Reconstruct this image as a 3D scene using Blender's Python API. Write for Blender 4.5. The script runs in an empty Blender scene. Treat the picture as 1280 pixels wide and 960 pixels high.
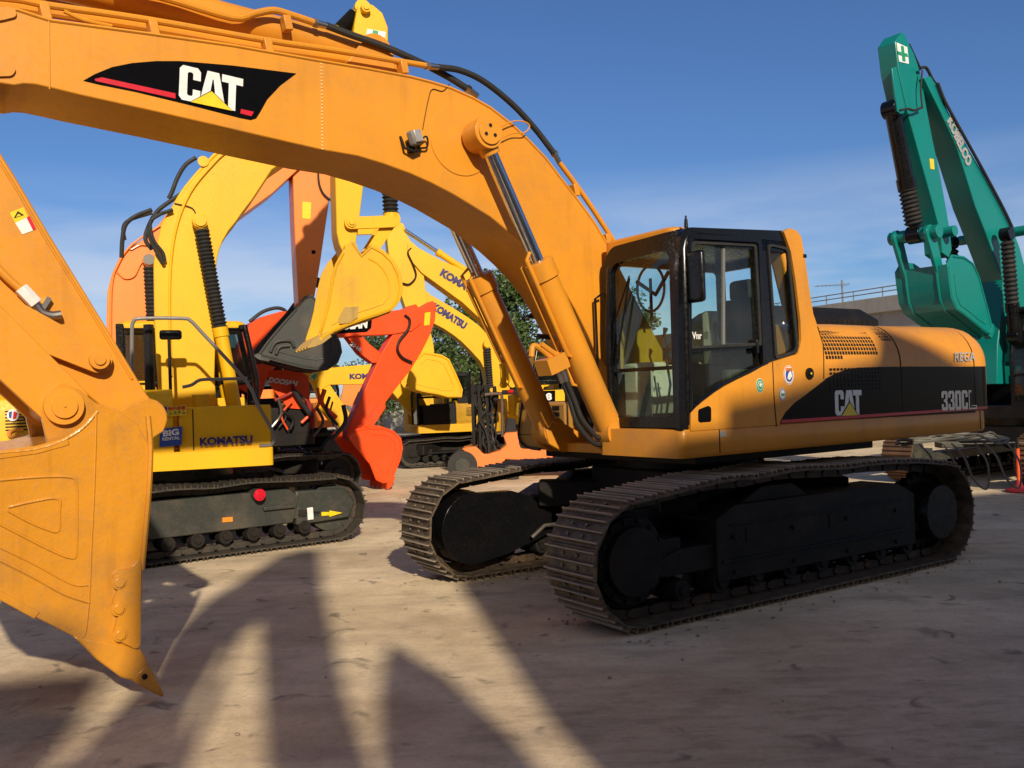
import bpy, bmesh, math, random
from mathutils import Vector, Matrix
R_=math.radians
random.seed(7)
sc=bpy.context.scene
COL=sc.collection
# ------------------------------------------------------------------ camera numbers
F=1130.0; PITCH=R_(-0.69); ROLL=R_(-1.87); CH=1.85
def ray(px,py):
    u=(px-640)/F; v=-(py-480)/F
    a=u*math.cos(ROLL)-v*math.sin(ROLL); up=u*math.sin(ROLL)+v*math.cos(ROLL)
    return Vector((a,math.cos(PITCH)+up*math.sin(PITCH),-math.sin(PITCH)+up*math.cos(PITCH)))
class Fr:
    """frame of a thing: origin on the ground and heading (degrees from +X)"""
    def __init__(s,ox,oy,h):
        s.o=Vector((ox,oy,0)); s.hd=h; s.h=R_(h)
        s.f=Vector((math.cos(s.h),math.sin(s.h),0)); s.l=Vector((-math.sin(s.h),math.cos(s.h),0))
    def loc(s,P):
        d=P-s.o; return Vector((d.dot(s.f),d.dot(s.l),P.z))
    def T(s,p,y):
        d=ray(*p); C0=Vector((0,0,CH)); t=(y-(C0-s.o).dot(s.l))/d.dot(s.l)
        return s.loc(C0+d*t)
    def T2(s,pts,y): return [(q.x,q.z) for q in (s.T(p,y) for p in pts)]
    def X(s,p,x):
        d=ray(*p); C0=Vector((0,0,CH)); t=(x-(C0-s.o).dot(s.f))/d.dot(s.f)
        return s.loc(C0+d*t)
def ground(px,py,z=0):
    d=ray(px,py); t=(z-CH)/d.z; return Vector((0,0,CH))+d*t
# ------------------------------------------------------------------ materials
MATS={}
def nt(name):
    m=bpy.data.materials.new(name); m.use_nodes=True; t=m.node_tree
    return m,t,t.nodes['Principled BSDF'],t.nodes,t.links
def noise(n,l,scale,detail=4,rough=.55,coord='Object',vec=None,dist=0):
    tx=n.new('ShaderNodeTexNoise'); tx.inputs['Scale'].default_value=scale; tx.inputs['Detail'].default_value=detail
    tx.inputs['Roughness'].default_value=rough; tx.inputs['Distortion'].default_value=dist
    if vec is None:
        tc=n.new('ShaderNodeTexCoord'); vec=tc.outputs[coord]
    l.new(vec,tx.inputs['Vector']); return tx.outputs['Fac']
def ramp(n,l,fac,a,b,ca=(0,0,0,1),cb=(1,1,1,1)):
    r=n.new('ShaderNodeValToRGB'); r.color_ramp.elements[0].position=a; r.color_ramp.elements[1].position=b
    r.color_ramp.elements[0].color=ca; r.color_ramp.elements[1].color=cb; l.new(fac,r.inputs[0]); return r.outputs[0]
def mixc(n,l,fac,a,b):
    m=n.new('ShaderNodeMix'); m.data_type='RGBA'
    for s,v in ((0,fac),(6,a),(7,b)):
        if isinstance(v,(int,float)): m.inputs[s].default_value=v
        elif isinstance(v,tuple): m.inputs[s].default_value=v if len(v)==4 else v+(1,)
        else: l.new(v,m.inputs[s])
    return m.outputs[2]
def paint(name,c,rough=.38,dirt=.25,dcol=(.20,.13,.075),spec=.5,coat=.15,bump=.02,metal=0,dscale=2.2):
    if name in MATS: return MATS[name]
    m,t,b,n,l=nt(name)
    f1=noise(n,l,dscale,6,.62); f2=noise(n,l,28,5,.7)
    v1=ramp(n,l,f1,.46,.78); v2=ramp(n,l,f2,.52,.75)
    mm=n.new('ShaderNodeMath'); mm.operation='MULTIPLY'; l.new(v1,mm.inputs[0]); mm.inputs[1].default_value=dirt
    ma=n.new('ShaderNodeMath'); ma.operation='MULTIPLY_ADD'; l.new(v2,ma.inputs[0]); ma.inputs[1].default_value=dirt*.5; l.new(mm.outputs[0],ma.inputs[2])
    f3=noise(n,l,.9,3,.5); faded=tuple(min(1,x*1.12) for x in c)
    base=mixc(n,l,ramp(n,l,f3,.35,.7),c,faded)
    tcx=n.new('ShaderNodeTexCoord'); mpx=n.new('ShaderNodeMapping'); l.new(tcx.outputs['Object'],mpx.inputs[0]); mpx.inputs['Scale'].default_value=(5,5,.55)
    run=noise(n,l,1.6,5,.6,vec=mpx.outputs[0]); rm=n.new('ShaderNodeMath'); rm.operation='MULTIPLY'; l.new(ramp(n,l,run,.56,.76),rm.inputs[0]); rm.inputs[1].default_value=dirt*.9
    mps=n.new('ShaderNodeMapping'); l.new(tcx.outputs['Object'],mps.inputs[0]); mps.inputs['Scale'].default_value=(1.1,6,9); mps.inputs['Rotation'].default_value=(.3,.5,.2)
    scn=noise(n,l,5,3,.5,vec=mps.outputs[0],dist=1.2); sa=n.new('ShaderNodeMath'); sa.operation='SUBTRACT'; l.new(scn,sa.inputs[0]); sa.inputs[1].default_value=.5; sb=n.new('ShaderNodeMath'); sb.operation='ABSOLUTE'; l.new(sa.outputs[0],sb.inputs[0])
    sm=n.new('ShaderNodeMath'); sm.operation='MULTIPLY'; l.new(ramp(n,l,sb.outputs[0],.0,.012,(1,1,1,1),(0,0,0,1)),sm.inputs[0]); l.new(v1,sm.inputs[1]); sm2=n.new('ShaderNodeMath'); sm2.operation='MULTIPLY'; l.new(sm.outputs[0],sm2.inputs[0]); sm2.inputs[1].default_value=min(.6,dirt*2)
    base=mixc(n,l,rm.outputs[0],base,tuple(x*.45 for x in c))
    base=mixc(n,l,sm2.outputs[0],base,dcol)
    col=mixc(n,l,ma.outputs[0],base,dcol)
    l.new(col,b.inputs['Base Color'])
    rr=n.new('ShaderNodeMapRange'); l.new(f2,rr.inputs[0]); rr.inputs[1].default_value=.3; rr.inputs[2].default_value=.7
    rr.inputs[3].default_value=max(.05,rough-.07); rr.inputs[4].default_value=min(1,rough+.16); l.new(rr.outputs[0],b.inputs['Roughness'])
    b.inputs['Metallic'].default_value=metal; b.inputs['Specular IOR Level'].default_value=spec; b.inputs['Coat Weight'].default_value=coat
    b.inputs['Coat Roughness'].default_value=.15
    if bump:
        f4=noise(n,l,7,4,.6); bp=n.new('ShaderNodeBump'); bp.inputs['Strength'].default_value=bump*4; bp.inputs['Distance'].default_value=.02
        l.new(f4,bp.inputs['Height']); l.new(bp.outputs[0],b.inputs['Normal'])
    MATS[name]=m; return m
def plain(name,c,rough=.5,metal=0,emit=0):
    if name in MATS: return MATS[name]
    m,t,b,n,l=nt(name)
    f=noise(n,l,20,4,.6); col=mixc(n,l,ramp(n,l,f,.4,.75),c,tuple(x*.8 for x in c)); l.new(col,b.inputs['Base Color'])
    b.inputs['Roughness'].default_value=rough; b.inputs['Metallic'].default_value=metal
    if emit: b.inputs['Emission Color'].default_value=c+(1,); b.inputs['Emission Strength'].default_value=emit
    MATS[name]=m; return m
def glassm(name,tint,refl=.12):
    if name in MATS: return MATS[name]
    m=bpy.data.materials.new(name); m.use_nodes=True; n=m.node_tree.nodes; l=m.node_tree.links; n.clear()
    o=n.new('ShaderNodeOutputMaterial'); tr=n.new('ShaderNodeBsdfTransparent'); gl=n.new('ShaderNodeBsdfGlossy'); mx=n.new('ShaderNodeMixShader')
    tr.inputs[0].default_value=tint+(1,); gl.inputs['Roughness'].default_value=.03
    fr=n.new('ShaderNodeFresnel'); fr.inputs[0].default_value=1.5
    f=noise(n,l,3,5,.6); r=ramp(n,l,f,.45,.8); ml=n.new('ShaderNodeMath'); ml.operation='MULTIPLY_ADD'; l.new(r,ml.inputs[0]); ml.inputs[1].default_value=.02; l.new(fr.outputs[0],ml.inputs[2])
    ge=n.new('ShaderNodeNewGeometry'); inv=n.new('ShaderNodeMath'); inv.operation='SUBTRACT'; inv.inputs[0].default_value=1; l.new(ge.outputs['Backfacing'],inv.inputs[1]); mk=n.new('ShaderNodeMath'); mk.operation='MULTIPLY'; l.new(ml.outputs[0],mk.inputs[0]); l.new(inv.outputs[0],mk.inputs[1]); l.new(mk.outputs[0],mx.inputs[0]); l.new(tr.outputs[0],mx.inputs[1]); l.new(gl.outputs[0],mx.inputs[2])
    # thin film of dust
    df=n.new('ShaderNodeBsdfDiffuse'); df.inputs[0].default_value=(.5,.45,.36,1); m2=n.new('ShaderNodeMixShader'); 
    f2=noise(n,l,1.7,6,.65); mr=n.new('ShaderNodeMapRange'); l.new(f2,mr.inputs[0]); mr.inputs[1].default_value=.35; mr.inputs[2].default_value=.8; mr.inputs[3].default_value=.0; mr.inputs[4].default_value=.025
    l.new(mr.outputs[0],m2.inputs[0]); l.new(mx.outputs[0],m2.inputs[1]); l.new(df.outputs[0],m2.inputs[2]); l.new(m2.outputs[0],o.inputs[0])
    MATS[name]=m; return m
CATY=paint('construction_orange_yellow',(.65,.262,.018),.36,.27,bump=.012,coat=.08,spec=.4)
CATB=paint('bucket_orange_yellow',(.56,.235,.018),.22,.5,bump=.11,coat=.3)
KY=paint('bright_yellow_paint',(.74,.41,.001),.45,.12,bump=.008,coat=0,spec=.35)
KY2=paint('weathered_yellow_paint',(.68,.37,.006),.46,.3,bump=.01,coat=0,spec=.35)
OR=paint('orange_paint',(.82,.22,.022),.4,.2)
RED=paint('red_orange_paint',(.80,.072,.008),.42,.2,coat=.05,spec=.35)
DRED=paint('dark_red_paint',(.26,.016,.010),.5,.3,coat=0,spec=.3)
TEAL=paint('teal_paint',(.0,.19,.165),.33,.1,coat=.3,dcol=(.05,.12,.1))
FLO=paint('forklift_orange_paint',(.80,.20,.04),.4,.2)
BLK=paint('black_gloss_paint',(.004,.004,.005),.20,.08,dcol=(.05,.045,.035),coat=.1,spec=.3,bump=.002)
BLKM=paint('black_dusty_paint',(.006,.0055,.005),.5,.35,dcol=(.05,.036,.025),spec=.25,coat=0)
DRVT=paint('dark_green_grey_paint',(.030,.034,.030),.5,.45,dcol=(.16,.12,.08))
DBKT=paint('dark_bucket_paint',(.030,.034,.032),.5,.4,dcol=(.13,.10,.07))
STEEL=paint('dusty_track_steel',(.15,.125,.095),.5,.9,dcol=(.30,.23,.15),metal=.25,bump=.05,dscale=6)
STEELD=paint('dark_track_steel',(.045,.04,.034),.55,.6,dcol=(.13,.09,.055),metal=.2,bump=.05,dscale=6)
RUST=paint('rusty_track_steel',(.10,.055,.03),.7,.7,dcol=(.20,.11,.05),bump=.05)
RUBB=paint('black_rubber',(.014,.014,.014),.6,.3,dcol=(.08,.065,.05),coat=0)
GREYP=paint('grey_steel_rail_paint',(.16,.16,.155),.45,.3)
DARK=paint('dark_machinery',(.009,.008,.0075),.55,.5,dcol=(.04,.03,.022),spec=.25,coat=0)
CHROME=plain('chrome_rod',(.75,.75,.75),.12,1.0)
CHROMED=plain('dull_chrome',(.55,.53,.5),.3,1.0)
GLASS=glassm('green_tinted_glass',(.86,.95,.93))
GLASSD=glassm('dark_tinted_glass',(.5,.56,.54))
WHITE=plain('white_vinyl',(.82,.82,.80),.35); NAVY=plain('navy_vinyl',(.02,.02,.13),.35); BLACKV=plain('black_vinyl',(.004,.004,.005),.22); BLACKV.node_tree.nodes['Principled BSDF'].inputs['Specular IOR Level'].default_value=.06
REDV=plain('red_vinyl',(.62,.01,.03),.35); YELV=plain('yellow_vinyl',(.85,.62,.02),.35); GREENV=plain('green_vinyl',(.02,.30,.14),.4)
BLUEV=plain('blue_vinyl',(.02,.07,.35),.4); ORV=plain('orange_vinyl',(.75,.27,.03),.4); SILV=plain('silver_vinyl',(.55,.54,.5),.3,.4)
BEIGE=plain('beige_plastic',(.48,.45,.33),.6); SEATM=plain('dark_seat_fabric',(.02,.02,.022),.85); REDL=plain('red_lamp_lens',(.5,.01,.01),.2)
AMBER=plain('amber_lens',(.6,.2,.02),.2)
# ------------------------------------------------------------------ object helpers
def link(o,parent=None):
    COL.objects.link(o)
    if parent is not None: o.parent=parent
    return o
SPLIT={'side_rib','wear_strip','panel_seams','pivot_pin','cutter_mount','drive_cover','pipe_clamp','boom_pipe','hub_bolt','panel_seam','cylinder_mount','cylinder_pipe','hose_fitting','hydraulic_hose','hose_bundle','grease_fitting','linkage_pin','cutter_bolt','skirt_seam','cover_seam','track_guard','handrail','grab_rail','door_latch','control_levers','bucket_pin','cylinder_bracket','boom_foot_bracket','hinge_ear','window_pane','console','boom_end_plate','door_handle','work_lamp','rail_post','tow_eye','roof_bolt','mirror_bracket','front_post','wiper'}
RENAME={'hydraulic_hose':'hydraulic_hose','hose_bundle':'hydraulic_hose','control_levers':'control_lever'}
def fin(name,bm,mat,parent=None,bev=0,ang=35,seg=2,rotz=0,loc=None):
    if name in SPLIT:
        bm.verts.ensure_lookup_table(); seen={}; isl=[]
        for v in bm.verts:
            if v in seen: continue
            st=[v]; seen[v]=len(isl); cur=[]
            while st:
                q=st.pop(); cur.append(q)
                for e in q.link_edges:
                    w_=e.other_vert(q)
                    if w_ not in seen: seen[w_]=len(isl); st.append(w_)
            isl.append(cur)
        bb=[([min(v.co[k] for v in c)-.004 for k in range(3)],[max(v.co[k] for v in c)+.004 for k in range(3)]) for c in isl]
        par=list(range(len(isl)))
        def fd(a):
            while par[a]!=a: a=par[a]
            return a
        if name not in ('hydraulic_hose','boom_pipe','hose_bundle'):
            for a in range(len(isl)):
                for b in range(a):
                    if all(bb[a][0][k]<=bb[b][1][k] and bb[b][0][k]<=bb[a][1][k] for k in range(3)): par[fd(a)]=fd(b)
        gr={}
        for a in range(len(isl)): gr.setdefault(fd(a),[]).append(a)
        if len(gr)>1:
            last=None
            for g_ in gr.values():
                keep=set(v for a in g_ for v in isl[a]); b2=bm.copy(); b2.verts.ensure_lookup_table()
                bmesh.ops.delete(b2,geom=[b2.verts[i] for i,v in enumerate(bm.verts) if v not in keep],context='VERTS')
                last=fin1(RENAME.get(name,name),b2,mat,parent,bev,ang,seg,rotz,loc)
            bm.free(); return last
    return fin1(RENAME.get(name,name),bm,mat,parent,bev,ang,seg,rotz,loc)
def fin1(name,bm,mat,parent=None,bev=0,ang=35,seg=2,rotz=0,loc=None):
    bmesh.ops.recalc_face_normals(bm,faces=bm.faces)
    bmesh.ops.triangulate(bm,faces=[f for f in bm.faces if len(f.verts)>4])
    me=bpy.data.meshes.new(name); bm.to_mesh(me); bm.free()
    return finm(name,me,mat,parent,bev,ang,seg,rotz,loc)
def finm(name,me,mat,parent=None,bev=0,ang=35,seg=2,rotz=0,loc=None):
    me.materials.clear(); me.materials.append(mat)
    me.polygons.foreach_set('use_smooth',[True]*len(me.polygons)); me.set_sharp_from_angle(angle=R_(ang))
    o=bpy.data.objects.new(name,me); link(o,parent)
    o.rotation_euler.z=rotz
    if loc: o.location=loc
    if bev:
        b=o.modifiers.new('bevel','BEVEL'); b.width=bev; b.segments=seg; b.limit_method='ANGLE'; b.angle_limit=R_(30); b.harden_normals=False
    return o
def thing(name,label,cat,loc=(0,0,0),rotz=0,group=None):
    o=bpy.data.objects.new(name,None); o.empty_display_size=.3; link(o); o.location=loc; o.rotation_euler.z=rotz
    o['label']=label; o['category']=cat
    if group: o['group']=group
    return o
def tag(o,label,cat,group=None):
    o['label']=label; o['category']=cat
    if group: o['group']=group
    return o
def NB(): return bmesh.new()
def box(bm,c,s,rot=None):
    M=Matrix.Translation(Vector(c))
    if rot is not None: M=M@rot
    bmesh.ops.create_cube(bm,size=1,matrix=M@Matrix.Diagonal((s[0],s[1],s[2],1)))
    return bm
def prism(bm,pts,y0,y1,fn=None):
    """polygon (x,z) extruded along y"""
    fn=fn or (lambda x,z,y:(x,y,z))
    a=[bm.verts.new(fn(x,z,y0)) for x,z in pts]; b=[bm.verts.new(fn(x,z,y1)) for x,z in pts]
    n=len(pts); bm.faces.new(a); bm.faces.new(b[::-1])
    for i in range(n): bm.faces.new((a[i],a[(i+1)%n],b[(i+1)%n],b[i]))
    return bm
def loft(bm,rings,cap=True):
    """rings: list of equal-length closed loops of 3D points"""
    V=[[bm.verts.new(p) for p in r] for r in rings]; n=len(V[0])
    for a,b in zip(V,V[1:]):
        for i in range(n): bm.faces.new((a[i],a[(i+1)%n],b[(i+1)%n],b[i]))
    if cap: bm.faces.new(V[0]); bm.faces.new(V[-1][::-1])
    return bm
def tube(bm,pts,r,seg=8,cap=True):
    pts=[Vector(p) for p in pts]; n=len(pts)
    rs=r if isinstance(r,(list,tuple)) else [r]*n
    rings=[]; up=None
    for i,p in enumerate(pts):
        d=(pts[min(i+1,n-1)]-pts[max(i-1,0)]).normalized()
        if up is None: up=d.orthogonal().normalized()
        up=(up-d*up.dot(d)); up=up.normalized() if up.length>1e-6 else d.orthogonal().normalized()
        s=d.cross(up)
        rings.append([p+(up*math.cos(2*math.pi*k/seg)+s*math.sin(2*math.pi*k/seg))*rs[i] for k in range(seg)])
    return loft(bm,rings,cap)
def smooth(pts,k=6):
    P=[Vector(p) for p in pts]; P=[P[0]*2-P[1]]+P+[P[-1]*2-P[-2]]; out=[]
    for i in range(1,len(P)-2):
        for j in range(k):
            t=j/k; a,b,c,d=P[i-1:i+3]
            out.append(.5*((2*b)+(c-a)*t+(2*a-5*b+4*c-d)*t*t+(3*b-a-3*c+d)*t**3))
    out.append(P[-2]); return out
def hose(bm,pts,r,seg=8,k=6): return tube(bm,smooth(pts,k),r,seg)
def cyl(bm,p0,p1,r,r1=None,seg=24): return tube(bm,[p0,p1],[r,r if r1 is None else r1],seg)
def ycyl(bm,x,z,y0,y1,r,seg=28): return cyl(bm,(x,y0,z),(x,y1,z),r,None,seg)
def bellows(bm,p0,p1,r,n,seg=16,amp=.22):
    p0=Vector(p0);p1=Vector(p1); pts=[];rs=[]
    for i in range(2*n+1): pts.append(p0.lerp(p1,i/(2*n))); rs.append(r*(1+(amp if i%2 else -amp*.4)))
    return tube(bm,pts,rs,seg)
def roundp(pts,r,n=5):
    out=[]; N=len(pts)
    for i,p in enumerate(pts):
        rr=r[i] if isinstance(r,(list,tuple)) else r
        P=Vector(p); A=Vector(pts[i-1])-P; B=Vector(pts[(i+1)%N])-P
        if rr<=0: out.append(tuple(P)); continue
        k=min(rr,A.length*.48,B.length*.48); a=P+A.normalized()*k; b=P+B.normalized()*k
        for j in range(n+1):
            t=j/n; q=a*(1-t)**2+P*2*t*(1-t)+b*t*t; out.append((q.x,q.y))
    return out
def plate(name,loops,frame,th,mat,parent,bev=0,curvebev=0):
    """flat plate with holes. frame=(origin,xdir,ydir); thickness centred on the plane"""
    cu=bpy.data.curves.new(name,'CURVE'); cu.dimensions='2D'; cu.fill_mode='BOTH'; cu.extrude=max(th/2-curvebev,0); cu.bevel_depth=curvebev; cu.offset=-curvebev
    for L in loops:
        s=cu.splines.new('POLY'); s.points.add(len(L)-1); s.use_cyclic_u=True
        for i,(x,y) in enumerate(L): s.points[i].co=(x,y,0,1)
    return curve_obj(name,cu,frame,mat,parent,bev)
def curve_obj(name,cu,frame,mat,parent,bev=0):
    o=bpy.data.objects.new(name,cu); COL.objects.link(o); dg=bpy.context.evaluated_depsgraph_get(); me=bpy.data.meshes.new_from_object(o.evaluated_get(dg))
    bpy.data.objects.remove(o); bpy.data.curves.remove(cu)
    O,X,Y=[Vector(v) for v in frame]; Z=X.cross(Y)
    me.transform(Matrix(((X.x,Y.x,Z.x,O.x),(X.y,Y.y,Z.y,O.y),(X.z,Y.z,Z.z,O.z),(0,0,0,1))))
    me.name=name
    return finm(name,me,mat,parent,bev)
def sideplate(name,loops,y,th,mat,parent,bev=0):
    """loops in local (x,z), plate centred on local y"""
    return plate(name,loops,((0,y,0),(1,0,0),(0,0,1)),th,mat,parent,bev)
def text(s,p0,p1,h,nrm,mat,parent,name='lettering',bold=.02,th=.004,shear=0,space=1.0):
    """text from p0 to p1 (local 3D baseline ends), height h, facing nrm"""
    cu=bpy.data.curves.new(name,'FONT'); cu.body=s; cu.offset=bold; cu.shear=shear; cu.extrude=.01; cu.space_character=space; cu.resolution_u=4
    o=bpy.data.objects.new(name,cu); COL.objects.link(o); dg=bpy.context.evaluated_depsgraph_get(); me=bpy.data.meshes.new_from_object(o.evaluated_get(dg))
    bpy.data.objects.remove(o); bpy.data.curves.remove(cu)
    if not me.vertices: return None
    xs=[v.co.x for v in me.vertices]; ys=[v.co.y for v in me.vertices]
    p0=Vector(p0); p1=Vector(p1); X=(p1-p0); w=X.length; X.normalize(); N=Vector(nrm).normalized(); Y=N.cross(X).normalized()
    x0,x1,y0,y1=min(xs),max(xs),min(ys),max(ys)
    for v in me.vertices:
        c=v.co; v.co=p0+X*((c.x-x0)/(x1-x0)*w)+Y*((c.y-y0)/(y1-y0)*h)+N*((c.z+.01)/.02*th)
    return finm(name,me,mat,parent)
def circ(cx,cy,r,n=28,ry=None): return [(cx+r*math.cos(2*math.pi*k/n),cy+(ry or r)*math.sin(2*math.pi*k/n)) for k in range(n)]
# ------------------------------------------------------------------ tracks
def trackpath(xf,zf,rf,xr,zr,rr,top,n):
    """closed track path, clockwise from bottom rear; top: list of (x,z) across the top from front to rear"""
    P=[]
    for i in range(40): t=i/39; P.append((xr+(xf-xr)*t,0+ (zf-rf)*0))
    for i in range(1,24): a=-math.pi/2+math.pi*.93*i/24; P.append((xf+rf*math.cos(a),zf+rf*math.sin(a)))
    a1=-math.pi/2+math.pi*.93
    tp=[(xf+rf*math.cos(a1),0,zf+rf*math.sin(a1))]+[(x,0,z) for x,z in top]+[(xr+rr*math.cos(math.pi/2+.15),0,zr+rr*math.sin(math.pi/2+.15))]
    P+=[(v.x,v.z) for v in smooth(tp,8)]
    for i in range(1,24): a=math.pi/2+.15+(math.pi-.15)*i/24; P.append((xr+rr*math.cos(a),zr+rr*math.sin(a)))
    # resample
    L=[0]; 
    for a,b in zip(P,P[1:]+P[:1]): L.append(L[-1]+math.hypot(b[0]-a[0],b[1]-a[1]))
    T=L[-1]; out=[]; Q=P+P[:1]; j=0
    for i in range(n):
        s=T*i/n
        while L[j+1]<s: j+=1
        t=(s-L[j])/max(1e-9,L[j+1]-L[j]); x=Q[j][0]+(Q[j+1][0]-Q[j][0])*t; z=Q[j][1]+(Q[j+1][1]-Q[j][1])*t
        a=math.atan2(Q[j+1][1]-Q[j][1],Q[j+1][0]-Q[j][0]); out.append((x,z,a))
    return out,T/n
def shoe_bm(bm,pitch,w,M=None,cut=True,holes=True):
    prof=[(-.53*pitch,.0),(-.53*pitch,-.012),(-.44*pitch,-.018),(-.41*pitch,-.054),(-.37*pitch,-.054),(-.34*pitch,-.018),(-.05*pitch,-.018),(-.025*pitch,-.050),(.015*pitch,-.050),(.04*pitch,-.018),
          (.33*pitch,-.018),(.36*pitch,-.050),(.40*pitch,-.050),(.43*pitch,-.018),(.50*pitch,-.016),(.50*pitch,.0)]
    vs=[]
    n=len(prof)
    for y in (-w/2,w/2): vs.append([bm.verts.new((x,y,z)) for x,z in prof])
    a,b=vs; bm.faces.new(a); bm.faces.new(b[::-1])
    for i in range(n): bm.faces.new((a[i],a[(i+1)%n],b[(i+1)%n],b[i]))
    allv=a+b
    if holes:
        for y in (-.09,.09):
            for x in (-.2*pitch,.2*pitch):
                r=bmesh.ops.create_cone(bm,segments=6,radius1=.016,radius2=.016,depth=.02,cap_ends=True,matrix=Matrix.Translation((x,y,-.026))); allv+=r['verts']
    if M is not None: bmesh.ops.transform(bm,matrix=M,verts=allv)
def shoeM(x,z,a,y): # local -z is outward
    return Matrix.Translation((x,y,z))@Matrix.Rotation(-a,4,'Y')
def tracks(root,rot,c,R,gauge,w,n,top,mats,half,individual=False,wear=None,zoff=.05,frame=None,sprk=.8,dark_roll=DARK,which=(1,-1),frontdisc=True):
    """c: half centre distance, R: end radius of shoes"""
    shoeM_,linkM_,frameM_=mats
    path,pitch=trackpath(c,R+zoff-.0,R,-c,R+zoff,R,top,n)
    path=[(x,max(z,zoff),a) for x,z,a in path]
    shoe=None
    for s in which:
        Y=s*gauge/2
        bm=NB()
        for i,(x,z,a) in enumerate(path):
            M=shoeM(x,z,a,Y)
            for yy in (-.075,.075):
                v=bmesh.ops.create_cube(bm,size=1,matrix=M@Matrix.Translation((0,yy,.045))@Matrix.Diagonal((pitch*.8,.035,.075,1)))['verts']
            bmesh.ops.create_cone(bm,segments=8,radius1=.028,radius2=.028,depth=.21,cap_ends=True,matrix=M@Matrix.Translation((pitch*.5,0,.05))@Matrix.Rotation(math.pi/2,4,'X'))
        if not individual:
            b2=NB()
            for (x,z,a) in path: shoe_bm(b2,pitch,w,shoeM(x,z,a,Y),holes=False)
            ch=fin('track_chain',b2,shoeM_,root,rotz=rot)
            lk=fin('link_chain',bm,linkM_,ch)
        else:
            ch=fin('track_chain',bm,linkM_,root,rotz=rot)
            for (x,z,a) in path:
                if shoe is None:
                    b2=NB(); shoe_bm(b2,pitch,w); shoe=fin('track_shoe',b2,shoeM_,ch,bev=.003,seg=1); o=shoe
                else:
                    o=shoe.copy(); COL.objects.link(o); o.parent=ch
                o.matrix_local=shoeM(x+random.uniform(-.002,.002),z,a+random.uniform(-.012,.012),Y)
        # idler + sprocket
        bm=NB(); ycyl(bm,c,R+zoff,Y-.10,Y+.10,R*.80,36); ycyl(bm,c,R+zoff,Y-.16,Y+.16,R*.3,24); fin('idler',bm,frameM_,root,bev=.01,rotz=rot)
        bm=NB(); nt_=22; rr=R*.80
        pts=[]
        for k in range(nt_):
            for q,rad in ((0,.93),(.3,1.08),(.6,1.08),(.9,.93)): a=2*math.pi*(k+q)/nt_; pts.append((-c+rr*rad*math.cos(a),R+zoff+rr*rad*math.sin(a)))
        prism(bm,pts,Y-.04,Y+.04); ycyl(bm,-c,R+zoff,Y-.2*s,Y+.17*s,R*.62,30); ycyl(bm,-c,R+zoff,Y+.17*s,Y+.22*s,R*.45,30); fin('sprocket',bm,frameM_,root,bev=.006,rotz=rot)
        # frame
        bm=NB(); xf,xr=c-R*.55,-c+R*.45; zt=R*1.25
        pr=[(xf,.30+zoff),(xf+.05,.62*zt+.1),(xf-.25,zt*.95),(xr+.5,zt*.95),(xr,.7*zt),(xr,.30+zoff)]
        prism(bm,pr,Y-.17,Y+.17); 
        box(bm,(c-.2,Y,R+zoff),(.7,.26,R*.55)); fin('track_frame',bm,frameM_,root,bev=.015,rotz=rot)
        nr=8
        rb=None
        for k in range(nr):
            x=-c+R*1.05+(2*c-2*R*1.05)*k/(nr-1)
            if rb is None:
                bm=NB(); cyl(bm,(0,-.19,0),(0,-.06,0),.085,.10,20); cyl(bm,(0,.06,0),(0,.19,0),.10,.085,20); cyl(bm,(0,-.06,0),(0,.06,0),.07,None,16); cyl(bm,(0,-.21,0),(0,.21,0),.04,None,12)
                rb=fin('track_roller',bm,dark_roll,root,bev=.006); o=rb
            else: o=rb.copy(); COL.objects.link(o); o.parent=root
            o.matrix_local=Matrix.Rotation(rot,4,'Z')@Matrix.Translation((x,Y,zoff+.175))
    return path,pitch
def carbody(root,rot,gauge,zt,mat,half=.9):
    bm=NB(); box(bm,(0,0,zt-.28),(1.5,1.3,.36))
    for sx in (1,-1):
        for sy in (1,-1):
            box(bm,(sx*.75,sy*.75,zt-.38),(1.0,.34,.26),Matrix.Rotation(sx*sy*R_(38),4,'Z'))
    fin('car_body',bm,mat,root,bev=.02,rotz=rot)
    bm=NB(); cyl(bm,(0,0,zt-.12),(0,0,zt+.12),.72,.72,48); cyl(bm,(0,0,zt+.02),(0,0,zt+.16),.80,.80,48); fin('turntable',bm,mat,root,bev=.01)
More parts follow.
